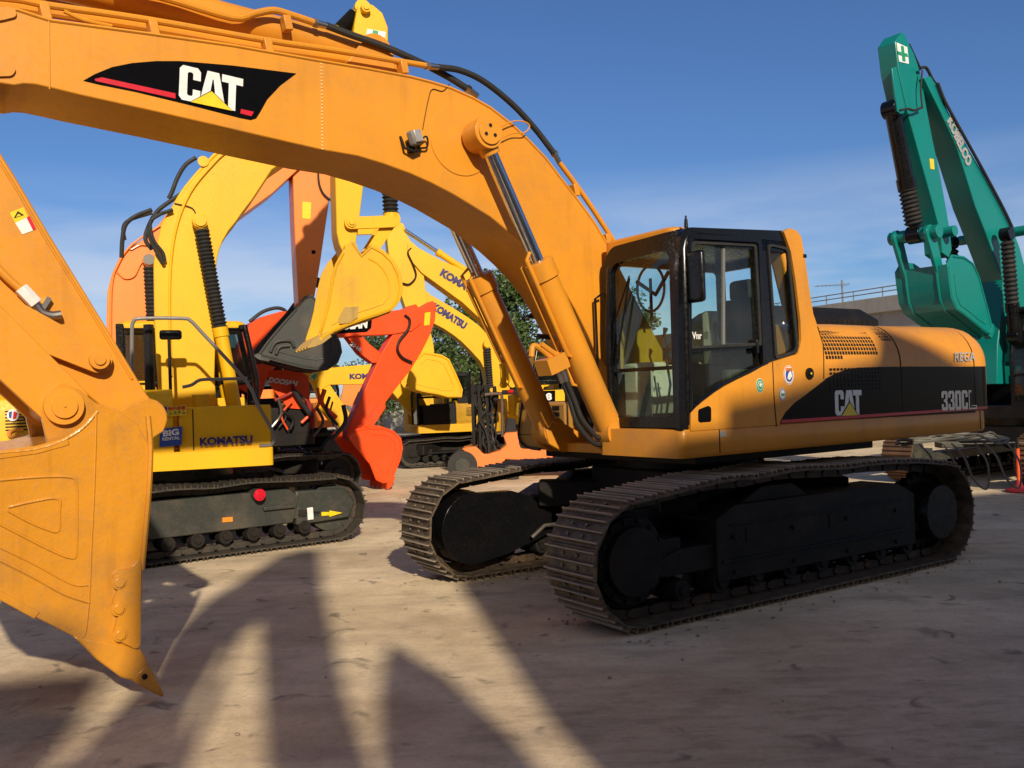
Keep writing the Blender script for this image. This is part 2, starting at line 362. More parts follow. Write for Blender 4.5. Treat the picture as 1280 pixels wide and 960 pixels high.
# ------------------------------------------------------------------ bucket, arms, cab
def bucket(root,side,i0,i1,y0,y1,mat,teeth=None,name='bucket',tk=.03,ribs=None,toothmat=None,nteeth=5,tlen=.22,lipfrom=None):
    """side: closed (x,z) outline; shell covers edges i0..i1; tooth lip at vertex i1 (pointing along last edge)"""
    bm=NB()
    for a,b in ((y0,y0+tk),(y1-tk,y1)): prism(bm,side,a,b)
    sh=side[i0:i1+1]
    cx=sum(p[0] for p in side)/len(side); cz=sum(p[1] for p in side)/len(side)
    outer=[];inner=[]
    for k,p in enumerate(sh):
        a=Vector(sh[max(k-1,0)]);b=Vector(sh[min(k+1,len(sh)-1)]); d=(b-a).normalized(); nn=Vector((-d.y,d.x))
        if nn.dot(Vector((cx-p[0],cz-p[1])))<0: nn=-nn
        outer.append((p[0]-nn.x*.012,p[1]-nn.y*.012)); inner.append((p[0]+nn.x*tk,p[1]+nn.y*tk))
    prism(bm,outer+inner[::-1],y0-.006,y1+.006)
    b=fin(name,bm,mat,root,bev=.006,ang=40)
    if root.name!='crawler_excavator':
        for y in (y0,y1):
            bm=NB(); tube(bm,[(p[0]+(cx-p[0])*.05,y,p[1]+(cz-p[1])*.05) for p in side],.02,6); tube(bm,[(p[0]+(cx-p[0])*.30,y,p[1]+(cz-p[1])*.30) for p in sh],.013,6); fin('side_rib',bm,mat,b)
        bm=NB()
        for q in (.2,.8): yy=y0+(y1-y0)*q; tube(bm,[(p[0],yy,p[1]) for p in outer],.022,6)
        fin('wear_strip',bm,mat,b)
    if nteeth:
        p=Vector(sh[-1]); q=Vector(sh[-2]); d=(p-q).normalized(); nn=Vector((-d.y,d.x)); tm=toothmat or mat; t0=None
        for k in range(nteeth):
            yy=y0+.05+(y1-y0-.1)*k/max(1,nteeth-1)
            if t0 is None:
                bm=NB(); w=.055
                a0=p-d*.16; rings=[]
                for dist,th,ww in ((0,.045,w),(.16,.06,w),(.16+tlen*.5,.045,w*.85),(.16+tlen,.012,w*.7)):
                    c=a0+d*dist
                    rings.append([Vector((c.x+nn.x*th,-ww,c.y+nn.y*th)),Vector((c.x+nn.x*th,ww,c.y+nn.y*th)),Vector((c.x-nn.x*th,ww,c.y-nn.y*th)),Vector((c.x-nn.x*th,-ww,c.y-nn.y*th))])
                loft(bm,rings); t0=fin('bucket_tooth',bm,tm,b,bev=.006); o=t0
            else: o=t0.copy(); COL.objects.link(o); o.parent=b
            o.location=(0,yy,0)
    return b
def hydraulic(root,p0,p1,frac,r,mat,rodmat=None,name='hydraulic_cylinder',bel=0,rr=None):
    """barrel from p0 over frac of the length, rod to p1"""
    p0=Vector(p0);p1=Vector(p1); pm=p0.lerp(p1,frac); d=(p1-p0).normalized()
    bm=NB(); cyl(bm,p0,pm,r,None,28); cyl(bm,pm-d*r*1.2,pm+d*.02,r*1.16,None,28); cyl(bm,p0-Vector((0,r*.95,0)),p0+Vector((0,r*.95,0)),r*1.15,None,24)
    b=fin(name,bm,mat,root,bev=.006,ang=40)
    bm=NB(); cyl(bm,pm,p1,(rr or r*.6),None,24); fin('piston_rod',bm,rodmat or CHROME,b)
    bm=NB(); cyl(bm,p1-Vector((0,r*.9,0)),p1+Vector((0,r*.9,0)),r*1.15,None,24); cyl(bm,p1,p1-d*r*1.5,r*.8,r*.7,16); fin('rod_eye',bm,mat,b,bev=.004)
    if bel:
        bm=NB(); bellows(bm,pm,p1-d*r*1.3,r*.98,bel); fin('rubber_bellows',bm,RUBB,b,ang=60)
    return b
def arm(root,name,pts,w,mat,bev=.012,y=0,flange=.0):
    bm=NB(); prism(bm,pts,y-w/2,y+w/2); o=fin(name,bm,mat,root,bev=bev)
    return o
def pins(root,lst,w,mat,name='pivot_pin'):
    bm=NB()
    for x,z,r in lst:
        ycyl(bm,x,z,-w,w,r); ycyl(bm,x,z,-w-.03,w+.03,r*.55)
    return fin(name,bm,mat,root,bev=.006)
def cab(root,x0,x1,y0,y1,z0,z1,mat,glass,frame=BLK,roofm=None,lean=.12,zs=.9):
    """cab with posts, panes, roof and seat; x1 front"""
    bm=NB(); rf=roofm or mat
    box(bm,((x0+x1)/2,(y0+y1)/2,z0+.05),(x1-x0,y1-y0,.1)); box(bm,(x0+.02+ (x1-x0)*.12,(y0+y1)/2,z0+zs*.5),((x1-x0)*.24,y1-y0-.02,zs))
    for y in (y0+.02,y1-.02): box(bm,((x0+x1)/2-.05,y,z0+.33),((x1-x0)*.85,.04,.62))
    shell=fin('cab',bm,mat,root,bev=.02)
    bm=NB()
    for y in (y0+.035,y1-.035):
        box(bm,(x0+.05,y,(z0+z1)/2),(.10,.07,z1-z0-.06)); tube(bm,[(x1-.04,y,z0+.05),(x1-.02,y,z0+zs),(x1-.04-lean,y,z1-.06)],.042,8)
        box(bm,((x0+x1)/2-.1,y,(z0+z1)/2),(.07,.06,z1-z0-.08)); box(bm,((x0+x1)/2-.05,y,z0+zs-.04),(x1-x0-.06,.05,.06)); box(bm,((x0+x1)/2-lean/2,y,z1-.08),(x1-x0-lean,.06,.07))
    for z,x in ((z0+.1,x1-.04),(z0+zs*.62,x1-.02),(z1-.08,x1-.04-lean)): box(bm,(x,(y0+y1)/2,z),(.05,y1-y0-.08,.05))
    fin('cab_frame',bm,frame,shell,bev=.012)
    bm=NB(); a=[(x0,y0),(x1-lean-.02,y0),(x1-lean-.02,y1),(x0,y1)]
    rp=roundp(a,.15); loft(bm,[[(x,y,z1-.09) for x,y in rp],[(x,y,z1-.03) for x,y in rp],[((x-(x0+x1)/2)*.93+(x0+x1)/2,(y-(y0+y1)/2)*.9+(y0+y1)/2,z1+.01) for x,y in rp]]); fin('cab_roof',bm,rf,shell,bev=.01)
    bm=NB()
    for y in (y0+.045,y1-.045): prism(bm,[(x0+.08,z0+zs),(x1-.06,z0+zs),(x1-.1-lean,z1-.1),(x0+.08,z1-.1)],y-.003,y+.003)
    fin('side_glass',bm,glass,shell)
    bm=NB(); 
    V=[(x1-.03,y0+.05,z0+.12),(x1-.03,y1-.05,z0+.12),(x1-.01,y1-.05,z0+zs),(x1-.01,y0+.05,z0+zs),(x1-.05-lean,y0+.05,z1-.1),(x1-.05-lean,y1-.05,z1-.1)]
    v=[bm.verts.new(p) for p in V]; bm.faces.new((v[0],v[1],v[2],v[3])); bm.faces.new((v[3],v[2],v[5],v[4]))
    fin('windshield',bm,glass,shell)
    ym=(y0+y1)/2; xm=(x0+x1)/2-.12
    bm=NB(); box(bm,(xm,ym,z0+.45),(.5,.5,.14)); box(bm,(xm-.24,ym,z0+.85),(.13,.48,.75),Matrix.Rotation(R_(-8),4,'Y')); box(bm,(xm-.3,ym,z0+1.32),(.1,.27,.2))
    for s in (-1,1): box(bm,(xm+.12,ym+s*.31,z0+.6),(.5,.12,.14))
    fin('operator_seat',bm,SEATM,shell,bev=.03)
    return shell
def house(root,x0,x1,hw,z0,z1,mat,dark,cw=.0,ztop=None,frontnotch=.55,decks=True,cabside=1,pl=0):
    """upper body with skirt, side doors, engine hood and counterweight. x0 rear"""
    bm=NB(); pr=roundp([(x0+.55,-hw),(x1,-hw),(x1,hw),(x0+.55,hw),(x0,hw*.55),(x0,-hw*.55)],[.1,.06,.06,.1,.3,.3])
    loft(bm,[[(x,y,z0) for x,y in pr],[(x,y,z0+.22) for x,y in pr]]); fin('deck_skirt',bm,mat,root,bev=.02)
    xs=x0+.75
    # counterweight
    pr=roundp([(xs,-hw+.01),(xs,hw-.01),(x0+.5,hw-.01),(x0-.02,hw*.55),(x0-.02,-hw*.55),(x0+.5,-hw+.01)],[0,0,.2,.45,.45,.2],8)
    bm=NB(); k=[(z0-.08,.97),(z0,1),(z1-.12,1.0),(z1-.03,.985),(z1,.95)]
    loft(bm,[[((x-xs)*s+xs,y*s,z) for x,y in pr] for z,s in k]); fin('counterweight',bm,mat,root,bev=.01)
    # side bodies
    for s in (1,-1):
        xe=x1 if s!=cabside else x1-1.9
        if s!=cabside: xe=x1-1.15
        bm=NB(); prf=[(hw-.62,z0+.2),(hw-.015,z0+.2),(hw-.015,z1-.22),(hw-.06,z1-.08),(hw-.18,z1-.01),(hw-.62,z1)]
        rings=[[(x,s*y,z) for y,z in prf] for x in (xs+.01,xs+.9,xe)]
        loft(bm,rings); d=fin('side_door_panel',bm,mat,root,bev=.01)
        bm=NB()
        for xx in (xs+.9,): box(bm,(xx,s*(hw-.012),(z0+z1)/2+.05),(.012,.012,z1-z0-.45))
        for j in range(7): box(bm,(xs+.4,s*(hw-.013),z1-.42+j*.035),(.42,.012,.014))
        box(bm,(xe-.2,s*(hw-.013),(z0+z1)/2),(.10,.02,.05))
        fin('panel_seams',bm,dark,d)
        if s!=cabside:
            bm=NB(); box(bm,(x1-.55,s*(hw-.36),z0+.2+(z1-z0)*.28),(1.08,.66,(z1-z0)*.56)); tb=fin('tool_box',bm,mat,root,bev=.025)
            bm=NB(); box(bm,(x1-.93,s*(hw-.028),z0+.2+(z1-z0)*.28),(.012,.012,(z1-z0)*.5)); fin('box_seam',bm,dark,tb)
    bm=NB(); box(bm,((xs+x1-1.5)/2,0,(z0+z1)/2+.02),(x1-1.5-xs,2*hw-1.1,z1-z0-.24)); fin('engine_bay',bm,mat,root,bev=.02)
    zt=ztop or z1+.18
    pr=roundp([(xs+.0,-hw*.62),(xs+1.15,-hw*.62),(xs+1.15,hw*.62),(xs+.0,hw*.62)],.12)
    bm=NB(); cx=xs+.6; loft(bm,[[(x,y,z1-.12) for x,y in pr],[(x,y,zt-.05) for x,y in pr],[((x-cx)*.92+cx,y*.92,zt) for x,y in pr]]); fin('engine_hood',bm,mat,root,bev=.01)
    bm=NB(); cyl(bm,(xs+.45,-hw*.35,zt-.02),(xs+.45,-hw*.35,zt+.28),.05,None,16); fin('exhaust_pipe',bm,dark,root)
def tri(p,s): return [(p[0]-s,p[1]-s*.5),(p[0]+s,p[1]-s*.5),(p[0],p[1]+s)]
# ================================================================== HERO EXCAVATOR
H=Fr(1.787,9.397,214.6); ROTT=R_(213.3-214.6)
root=thing('crawler_excavator','nearest excavator, orange-yellow with black cab frame, boom arching over the yard, reading CAT 330CL','excavator',(H.o.x,H.o.y,0),H.h)
top=[(1.6,1.03),(1.1,1.075),(.7,1.07),(.2,1.095),(-.4,1.07),(-1.0,1.07),(-1.6,1.04)]
LINKR=paint('rust_touched_link_steel',(.03,.022,.016),.5,.55,dcol=(.22,.12,.05),metal=.2,bump=.05,dscale=3)
def shoemat():
    m,t,b,n,l=nt('worn_track_shoe_steel'); tc=n.new('ShaderNodeTexCoord'); sx=n.new('ShaderNodeSeparateXYZ'); l.new(tc.outputs['Object'],sx.inputs[0])
    oi_=n.new('ShaderNodeObjectInfo'); ad=n.new('ShaderNodeVectorMath'); ad.operation='ADD'; l.new(tc.outputs['Object'],ad.inputs[0]); cb_=n.new('ShaderNodeCombineXYZ')
    ml=n.new('ShaderNodeMath'); ml.operation='MULTIPLY'; l.new(oi_.outputs['Random'],ml.inputs[0]); ml.inputs[1].default_value=40; l.new(ml.outputs[0],cb_.inputs[0]); l.new(cb_.outputs[0],ad.inputs[1])
    f=noise(n,l,7,6,.7,vec=ad.outputs[0]); f2=noise(n,l,45,4,.7,vec=ad.outputs[0])
    mr=n.new('ShaderNodeMapRange'); l.new(sx.outputs[2],mr.inputs[0]); mr.inputs[1].default_value=-.030; mr.inputs[2].default_value=-.050; mr.inputs[3].default_value=0; mr.inputs[4].default_value=1
    c=mixc(n,l,ramp(n,l,f,.35,.65),(.035,.027,.02),(.15,.11,.07)); c=mixc(n,l,ramp(n,l,f2,.55,.75),c,(.24,.17,.10))
    w_=mixc(n,l,ramp(n,l,f,.3,.7),(.42,.37,.30),(.26,.20,.14)); c=mixc(n,l,mr.outputs[0],c,w_); l.new(c,b.inputs['Base Color'])
    b.inputs['Roughness'].default_value=.55; b.inputs['Metallic'].default_value=.2; bp=n.new('ShaderNodeBump'); bp.inputs['Strength'].default_value=.5; bp.inputs['Distance'].default_value=.006; l.new(f2,bp.inputs['Height']); l.new(bp.outputs[0],b.inputs['Normal']); return m
STEELH=shoemat()
tracks(root,ROTT,2.02,.47,2.588,.625,48,top,(STEELH,LINKR,BLKM),1,individual=True)
carbody(root,ROTT,2.6,1.18,BLKM)
# near-side boxy track guard and final drive covers
bm=NB()
for s in (1,-1):
    Y=s*1.294
    prism(bm,[(1.15,.24),(1.15,.76),(.92,.86),(-1.35,.86),(-1.62,.74),(-1.62,.24)],Y-.20,Y+.215)
    box(bm,(-.2,Y+s*.225,.40),(2.6,.02,.025)); box(bm,(-.2,Y+s*.222,.70),(2.4,.014,.02)); prism(bm,[(.9,.80),(.5,.98),(.1,.98),(-.1,.86),(.2,.80)],Y-.1,Y+.14)
    for xx in (.95,.2,-.55,-1.3):
        for zz in (.30,.60): cyl(bm,(xx,Y+s*.21,zz),(xx,Y+s*.235,zz),.022,None,6)
    for xx in (.75,-.35): box(bm,(xx,Y+s*.218,.60),(.11,.012,.12))
fin('track_guard',bm,BLKM,root,bev=.02,rotz=ROTT)
bm=NB()
for s in (1,-1):
    for q in (1,):
        Y=s*1.294
        cyl(bm,(2.02,Y-s*.1,.52),(2.02,Y-s*.33,.52),.37,.36,44)
        prism(bm,[(2.0,.87),(1.55,.86),(1.05,.70),(1.05,.38),(1.6,.22),(2.0,.16)],Y-s*.325,Y-s*.20)
    cyl(bm,(-2.02,s*1.45,.52),(-2.02,s*1.56,.52),.30,.27,32)
fin('drive_cover',bm,BLK,root,bev=.01,rotz=ROTT)
bm=NB(); cyl(bm,(2.02,1.34,.52),(2.02,1.50,.52),.29,.27,36); cyl(bm,(2.02,1.38,.52),(2.02,1.44,.52),.345,.345,36)
for k in range(14): a=2*math.pi*k/14; cyl(bm,(2.02+.315*math.cos(a),1.43,.52+.315*math.sin(a)),(2.02+.315*math.cos(a),1.465,.52+.315*math.sin(a)),.02,None,6)
fin('hub_cover',bm,BLKM,root,bev=.006,rotz=ROTT)
bm=NB(); tube(bm,[(1.35,-.92,.36),(1.2,-.9,.47),(.95,-.9,.47),(.75,-.9,.33)],.022,8); fin('tow_eye',bm,STEELD,root,rotz=ROTT)
# ---- upper body
hw=1.473
P=lambda pts,y=hw: H.T2(pts,y)
# skirt
bm=NB(); pr=roundp([(-3.22,-hw),(1.12,-hw),(1.12,-.46),(.72,-.42),(.72,.40),(1.53,.43),(1.53,hw),(-3.22,hw),(-3.55,hw*.6),(-3.55,-hw*.6)],[.22,.07,.04,.03,.03,.06,.07,.22,.5,.5],7)
loft(bm,[[(x*1.0,y*.985,1.285) for x,y in pr],[(x,y,1.315) for x,y in pr],[(x,y,1.50) for x,y in pr],[(x*.997,y*.99,1.52) for x,y in pr]]); sk=fin('deck_skirt',bm,CATY,root,bev=0,ang=40)
bm=NB(); box(bm,(-.3,0,1.24),(2.6,2.2,.12)); box(bm,(-1.0,0,1.36),(3.3,2.7,.10)); fin('swing_frame',bm,BLKM,root,bev=.01)
bm=NB()
for xx in (1.10,-3.02): box(bm,(xx,hw+.001,1.41),(.008,.006,.2))
fin('skirt_seam',bm,DARK,sk)
bm=NB(); box(bm,(1.06,hw+.004,1.465),(.07,.004,.05)); fin('reflector',bm,SILV,sk)
# hood and side: cross-section lofted along x
def sect(y0=hw,zt=2.44,zb=1.525,inn=.36):
    pts=[(y0-.02,zb),(y0,zb+.02),(y0,2.03)]
    for k in range(1,9): a=math.pi/2*k/8; pts.append((y0-inn+inn*math.cos(a),2.03+(zt-2.03)*math.sin(a)))
    return pts
def sym(pts): return pts+[(-y,z) for y,z in pts[::-1]]
def hoodloft(name,xs,mat):
    bm=NB(); rings=[]
    for x,sc_,zt in xs: rings.append([(x,y*sc_,z) for y,z in sym(sect(zt=max(zt,2.04)))])
    loft(bm,rings); return fin(name,bm,mat,root,ang=40)
eng=hoodloft('engine_cover',[(.02,1.0,2.44),(-.9,1.0,2.45),(-1.545,1.0,2.445)],CATY)
cwt=hoodloft('counterweight',[(-1.56,1.0,2.445),(-2.35,1.0,2.45),(-2.75,1.0,2.45),(-2.93,1.0,2.45),(-3.06,.998,2.445),(-3.16,.99,2.435),(-3.26,.97,2.41),(-3.38,.925,2.34),(-3.47,.87,2.25),(-3.53,.80,2.16),(-3.56,.70,2.08)],CATY)
bm=NB()
prev=None
for xx in (-1.552,-2.93): 
    pts=[(xx,y+.002,z+.002) for y,z in sect()[2:]]
    tube(bm,[(xx,hw+.001,1.56)]+pts,.006,6)
fin('cover_seam',bm,DARK,cwt)
# black side decal, follows the arc of the photograph's door panel
dec=P([(974,528),(981,515),(992,503),(1007,492.5),(1029,475),(1043,467.5),(1057,462),(1072,459.5),(1100,458.6),(1137,458.2),(1180,458.2),(1216,458.4),(1219,515.5),(1100,521.5)])
dec=[(x,min(z,2.035)) for x,z in dec]
sideplate('side_decal',[dec],hw+.001,.006,BLACKV,eng)
zr=1.545
bm=NB(); cp=[(-2.70,1.0),(-2.93,1.0),(-3.06,.998),(-3.16,.99),(-3.25,.97),(-3.38,.925),(-3.47,.87),(-3.53,.80)]
oo=[(x,hw*k+.0035) for x,k in cp]; ii=[(x+.01,hw*k-.02) for x,k in cp]; loft(bm,[[(x,y,1.556) for x,y in oo+ii[::-1]],[(x,y,H.T((1200,458.3),hw).z) for x,y in oo+ii[::-1]]]); fin('rear_decal',bm,BLACKV,cwt)
bm=NB(); oo=[(x,hw*k+.0055) for x,k in cp]; loft(bm,[[(x,y,1.524) for x,y in oo+ii[::-1]],[(x,y,1.552) for x,y in oo+ii[::-1]]]); fin('red_stripe',bm,REDV,cwt)
sideplate('red_stripe',[[(.31,1.522),(-2.69,1.522),(-2.69,1.55),(.31,1.55)]],hw+.0025,.008,REDV,eng)
bm=NB(); box(bm,(-2.93,hw-.004,1.53),(.5,.01,.01)); 
# grille cells on the curved cover
def hoodpt(x,t): # t arclength-ish param 0..1 over the shoulder
    a=t*math.pi/2; return Vector((x,hw-.36+.36*math.cos(a),2.03+.41*math.sin(a))),Vector((0,math.cos(a),math.sin(a)))
bm=NB()
def cell(bm,x,t,dx,dt):
    q=[hoodpt(x-dx,t-dt),hoodpt(x+dx,t-dt),hoodpt(x+dx,t+dt),hoodpt(x-dx,t+dt)]
    bm.faces.new([bm.verts.new(p+n*.003) for p,n in q])
for i in range(22):
    for j in range(13):
        x=-.25-i*.044; t=.115+j*.066
        if i<3 and j<9-3*i: continue
        if i>8 and j<1: continue
        cell(bm,x-.008*j*0,t,.015,.025)
fin('vent_grille',bm,DARK,eng); bm=NB()
for i in range(4):
    for j in range(9):
        if i>1 and j<0: continue
        cell(bm,-1.31-i*.044-.012*(8-j)*.6,.42+j*.062,.014,.022)
fin('vent_grille',bm,DARK,eng)
bm=NB()
for i in range(15):
    for j in range(6): box(bm,(-.42-i*.055,hw+.0055,1.80+j*.038),(.034,.003,.022))
fin('lower_vent_grille',bm,DARK,eng)
# lettering of the side
def Tt(s,a,b,h,mat,y=hw+.008,par=eng,**k):
    A=H.T(a,y);B=H.T(b,y); return text(s,A,B,h,(0,1,0),mat,par,**k)
def glyph(ch,O,X,Yv,w,h,th,par,mat=None):
    def ch_rect(x0,y0,x1,y1,c): return [(x0+c,y0),(x1-c,y0),(x1,y0+c),(x1,y1-c),(x1-c,y1),(x0+c,y1),(x0,y1-c),(x0,y0+c)]
    if ch=='C': L=[[(.14,0),(.82,0),(.96,.10),(.96,.36),(.62,.36),(.62,.20),(.56,.16),(.42,.16),(.36,.20),(.36,.80),(.42,.84),(.56,.84),(.62,.80),(.62,.64),(.96,.64),(.96,.90),(.82,1),(.14,1),(0,.90),(0,.10)]]
    elif ch=='A': L=[[(0,0),(.32,0),(.37,.20),(.63,.20),(.68,0),(1,0),(.72,1),(.28,1)],[(.41,.40),(.59,.40),(.52,.78),(.48,.78)]]
    elif ch=='T': L=[[(.33,0),(.67,0),(.67,.78),(1,.78),(1,1),(0,1),(0,.78),(.33,.78)]]
    elif ch=='3': L=[[(.14,0),(.82,0),(.96,.10),(.96,.42),(.84,.51),(.96,.60),(.96,.90),(.82,1),(.14,1),(0,.90),(0,.66),(.34,.66),(.34,.80),(.40,.84),(.56,.84),(.62,.80),(.62,.62),(.56,.58),(.36,.58),(.36,.43),(.56,.43),(.62,.39),(.62,.20),(.56,.16),(.40,.16),(.34,.20),(.34,.34),(0,.34),(0,.10)]]
    elif ch=='0': L=[ch_rect(0,0,.96,1,.13),ch_rect(.35,.16,.61,.84,.05)]
    return plate('lettering',[[(x*w,y*h) for x,y in l_] for l_ in L],(O+Vector((0,1,0))*th/2,X,Yv),th,mat or WHITE,par)
def catlogo(a,b,h,y,par,tri_h=.52,bold=.045):
    A=H.T(a,y);B=H.T(b,y); X=(B-A); w=X.length; X.normalize(); Y=Vector((0,1,0)).cross(X)
    glyph('C',A,X,Y,w*.34,h,.004,par); glyph('A',A+X*w*.31,X,Y,w*.44,h,.005,par); glyph('T',A+X*w*.68,X,Y,w*.32,h,.006,par)
    for k,(sc_,m) in enumerate(((1.12,BLACKV),(1.0,YELV))):
        c=A+X*w*.53-Y*h*.02; hh=h*tri_h*sc_; ww=w*.30*sc_
        bm=NB(); q=[c-X*ww,c+X*ww,c+Y*hh]; n=Vector((0,1,0))
        t0=[bm.verts.new(p+n*.001) for p in q]; t1=[bm.verts.new(p+n*(.0075+.0015*k)) for p in q]
        bm.faces.new(t0); bm.faces.new(t1[::-1])
        for i in range(3): bm.faces.new((t0[i],t0[(i+1)%3],t1[(i+1)%3],t1[i]))
        fin('triangle_mark',bm,m,par)
catlogo((1044,519.5),(1077,518),.235,hw+.006,eng)
A=H.T((1177,513.5),hw+.006);B=H.T((1210.5,511.5),hw+.006);X=(B-A);w=X.length;X.normalize();Yq=Vector((0,1,0)).cross(X)
for k,g_ in enumerate('330C'): glyph(g_,A+X*w*k*.25,X,Yq,w*.235,.205,.004,eng,SILV)
Tt('L',(1211,511.5),(1221,511),.205,SILV,bold=.03); Tt('L',(1213,509.6),(1219.6,509.3),.165,BLACKV,y=hw+.0125,bold=-.012)
Tt('REGA',(1193,452),(1219,451.3),.10,SILV,y=hw+.008,par=cwt,bold=.02,shear=.12)
for o in [c for c in cwt.children if c.name.startswith('lettering')]: pass
# lower cab panel (yellow arc) and pillar, one plate proud of the black door
arc=[(863,539),(863,516),(870,508.5),(877,503),(892,491),(907,482),(922,474),(937,467),(951,459),(965,452.5),(982,447),(997,442.5),(1001,425),(1000,400),(994,350),(988,314),(983,300),(979,289),(986,285.5),(995,288),(1001,296),(1006,325),(1011,360),(1016,392),(1020,404),(1026,420),(1030,440),(1031,462),(1031,474),(1029,476),(1007,493),(992,504),(981,515.5),(975,526),(974,531)]
sd=sideplate('side_panel',[P(arc)],hw-.012,.034,CATY,eng,bev=.008)
bm=NB(); 
for x in (-.30,): pass
# rear pillar return, behind the cab
a=P([(982,288),(1000,296),(1012,365),(1020,404)]); prism(bm,[a[0],a[1],a[2],a[3],(a[3][0]+.20,a[3][1]),(a[0][0]+.06,a[0][1]-.06)],1.28,hw-.03); fin('cab_rear_cowl',bm,CATY,root,bev=.03)
bm=NB()
q=P([(965,452.5),(967,500),(970,533)]); tube(bm,[(x,hw+.006,z) for x,z in q],.005,6)
q=P([(1021,408),(1028,430),(1029,450),(1029,474)]); tube(bm,[(x,hw+.006,z) for x,z in q],.005,6)
fin('panel_seam',bm,DARK,sd)
# little dark window at the panel's front, round filler cap
sideplate('step_recess',[roundp(P([(872,526),(872,512),(885,507),(888,510),(888,527),(874,528)]),.02)],hw+.007,.006,BLACKV,sd)
c=H.T((1010.5,467),hw); bm=NB(); ycyl(bm,c.x,c.z,hw+.005,hw+.022,.052,32); ycyl(bm,c.x,c.z,hw+.02,hw+.03,.02,16); fin('filler_cap',bm,BLKM,sd,bev=.004)
bm=NB(); ycyl(bm,c.x,c.z,hw+.03,hw+.034,.011,12); fin('cap_lock',bm,YELV,sd)
def roundel(px,ry,cols,icon=None):
    c=H.T(px,hw); rx=ry*.8; y=hw+.007
    for k,(s,m) in enumerate(cols):
        bm=NB(); prism(bm,circ(c.x,c.z,rx*s,28,ry*s),y,y+.0015*(k+1)); fin('round_sticker',bm,m,sd)
    return c
c=roundel((985,469),.088,((1,WHITE),(.93,REDV),(.86,WHITE),(.68,BLUEV)))
sideplate('sticker_map',[[(c.x+.03,c.z-.03),(c.x-.0,c.z-.045),(c.x-.035,c.z-.01),(c.x-.02,c.z+.04),(c.x+.01,c.z+.02)]],hw+.016,.003,WHITE,sd)
text('EXCAVATOR'[0:0]+'AVAVA',(c.x+.045,hw+.0145,c.z+.035),(c.x-.045,hw+.0145,c.z+.035),.03,(0,1,0),ORV,sd)
c=roundel((949,482),.062,((1,WHITE),(.93,GREENV),(.66,WHITE),(.56,GREENV)))
text('*',(c.x+.02,hw+.014,c.z-.015),(c.x-.02,hw+.014,c.z-.015),.04,(0,1,0),WHITE,sd)
c=roundel((977,493),.058,((1,WHITE),(.95,BLUEV),(.86,SILV),(.62,WHITE)))
sideplate('sticker_leaf',[[(c.x+.02,c.z-.012),(c.x-.02,c.z-.012),(c.x-.02,c.z+.012),(c.x+.0,c.z+.004),(c.x+.02,c.z+.014)]],hw+.015,.003,GREENV,sd)
# black cover + air cleaner on top of the hood
bm=NB(); pr=roundp([(-.35,-.40),(-2.45,-.40),(-2.45,.72),(-.35,.72)],.16)
loft(bm,[[(x,y,2.40) for x,y in pr],[(x,y,2.56) for x,y in pr],[((x+1.3)*.80-1.3,y*.86+.02,2.68) for x,y in pr]]); tc=fin('top_cover',bm,BLKM,root,bev=.012)
bm=NB(); 
for i in range(9):
    for j in range(3): box(bm,(-1.45-i*.09,.722,2.46+j*.035),(.055,.006,.02))
fin('cover_slots',bm,DARK,tc)
bm=NB(); cyl(bm,(-.36,1.0,2.42),(-.36,1.0,2.47),.03,.02,12); cyl(bm,(-.44,1.0,2.42),(-.44,1.0,2.46),.02,.02,12); fin('grease_fitting',bm,CHROMED,eng)
# ---------------------------------------------------------------- cab
yi=.45
XF=1.40
cf=((0,hw-.03,0),(1,0,0),(0,0,1))
outer=roundp(P([(852,539),(851,500),(850,340),(853,283),(985,288),(989,300),(996,360),(1003,430),(1003,500),(985,536)]),[.03,.0,.0,.13,.06,.02,0,0,0,0])
w1=roundp(P([(866,304),(944,308),(951,428),(863,433)]),[.06,.03,.03,.03])
w2=roundp(P([(963,307),(985,312),(997,437),(973,446)]),[.05,.05,.06,.05])
w3=roundp(P([(864,440),(955,434),(957,456),(936,464),(906,479),(877,500),(864,514)]),[.02,.02,.0,0,0,0,.02])
side=sideplate('cab_side_frame',[outer,w1,w2,w3],hw-.045,.05,BLK,root,bev=.008)
def rings(a,b,y,th,mat,nm,par,bev=.006): return sideplate(nm,[a,b],y,th,mat,par,bev)
d1=roundp(P([(860,292),(952,297),(960,456),(936,467),(906,481),(877,502),(862,517)]),[.08,.05,0,0,0,0,.02]); d2=roundp(P([(864,298),(948,303),(954,455),(936,463.5),(906,478),(877,499),(865,512)]),[.07,.04,0,0,0,0,.02])
rings(d1,d2,hw-.012,.03,BLK,'door_frame',side)
r1=roundp(P([(863.5,301),(947,305),(954,431.5),(861,436)]),[.06,.03,.03,.03])
rings(r1,w1,hw-.016,.02,RUBB,'window_seal',side,.003)
r2=roundp(P([(960.5,304),(987,309),(1000,439.5),(970.5,449.5)]),[.05,.05,.06,.05])
rings(r2,w2,hw-.016,.02,RUBB,'rear_window_seal',side,.003)
sideplate('door_glass',[w1],hw-.05,.006,GLASS,side); sideplate('rear_quarter_glass',[w2],hw-.05,.006,GLASS,side); sideplate('door_lower_glass',[w3],hw-.06,.006,GLASSD,side)
q=P([(908,304),(911,304),(911,430),(908,430)]); sideplate('sliding_window_divider',[q],hw-.05,.02,GREYP,side)
a=P([(865,420),(875,422)])
text('Vnr',(H.T((865,424),hw-.04)),(H.T((877,424),hw-.04)),.06,(0,1,0),WHITE,side)
bm=NB(); box(bm,(1.33,hw-.03,2.62),(.05,.02,.06)); box(bm,H.T((947,433),hw)-Vector((0,.02,0)),(.03,.05,.12)); fin('door_latch',bm,BLK,side,bev=.004)
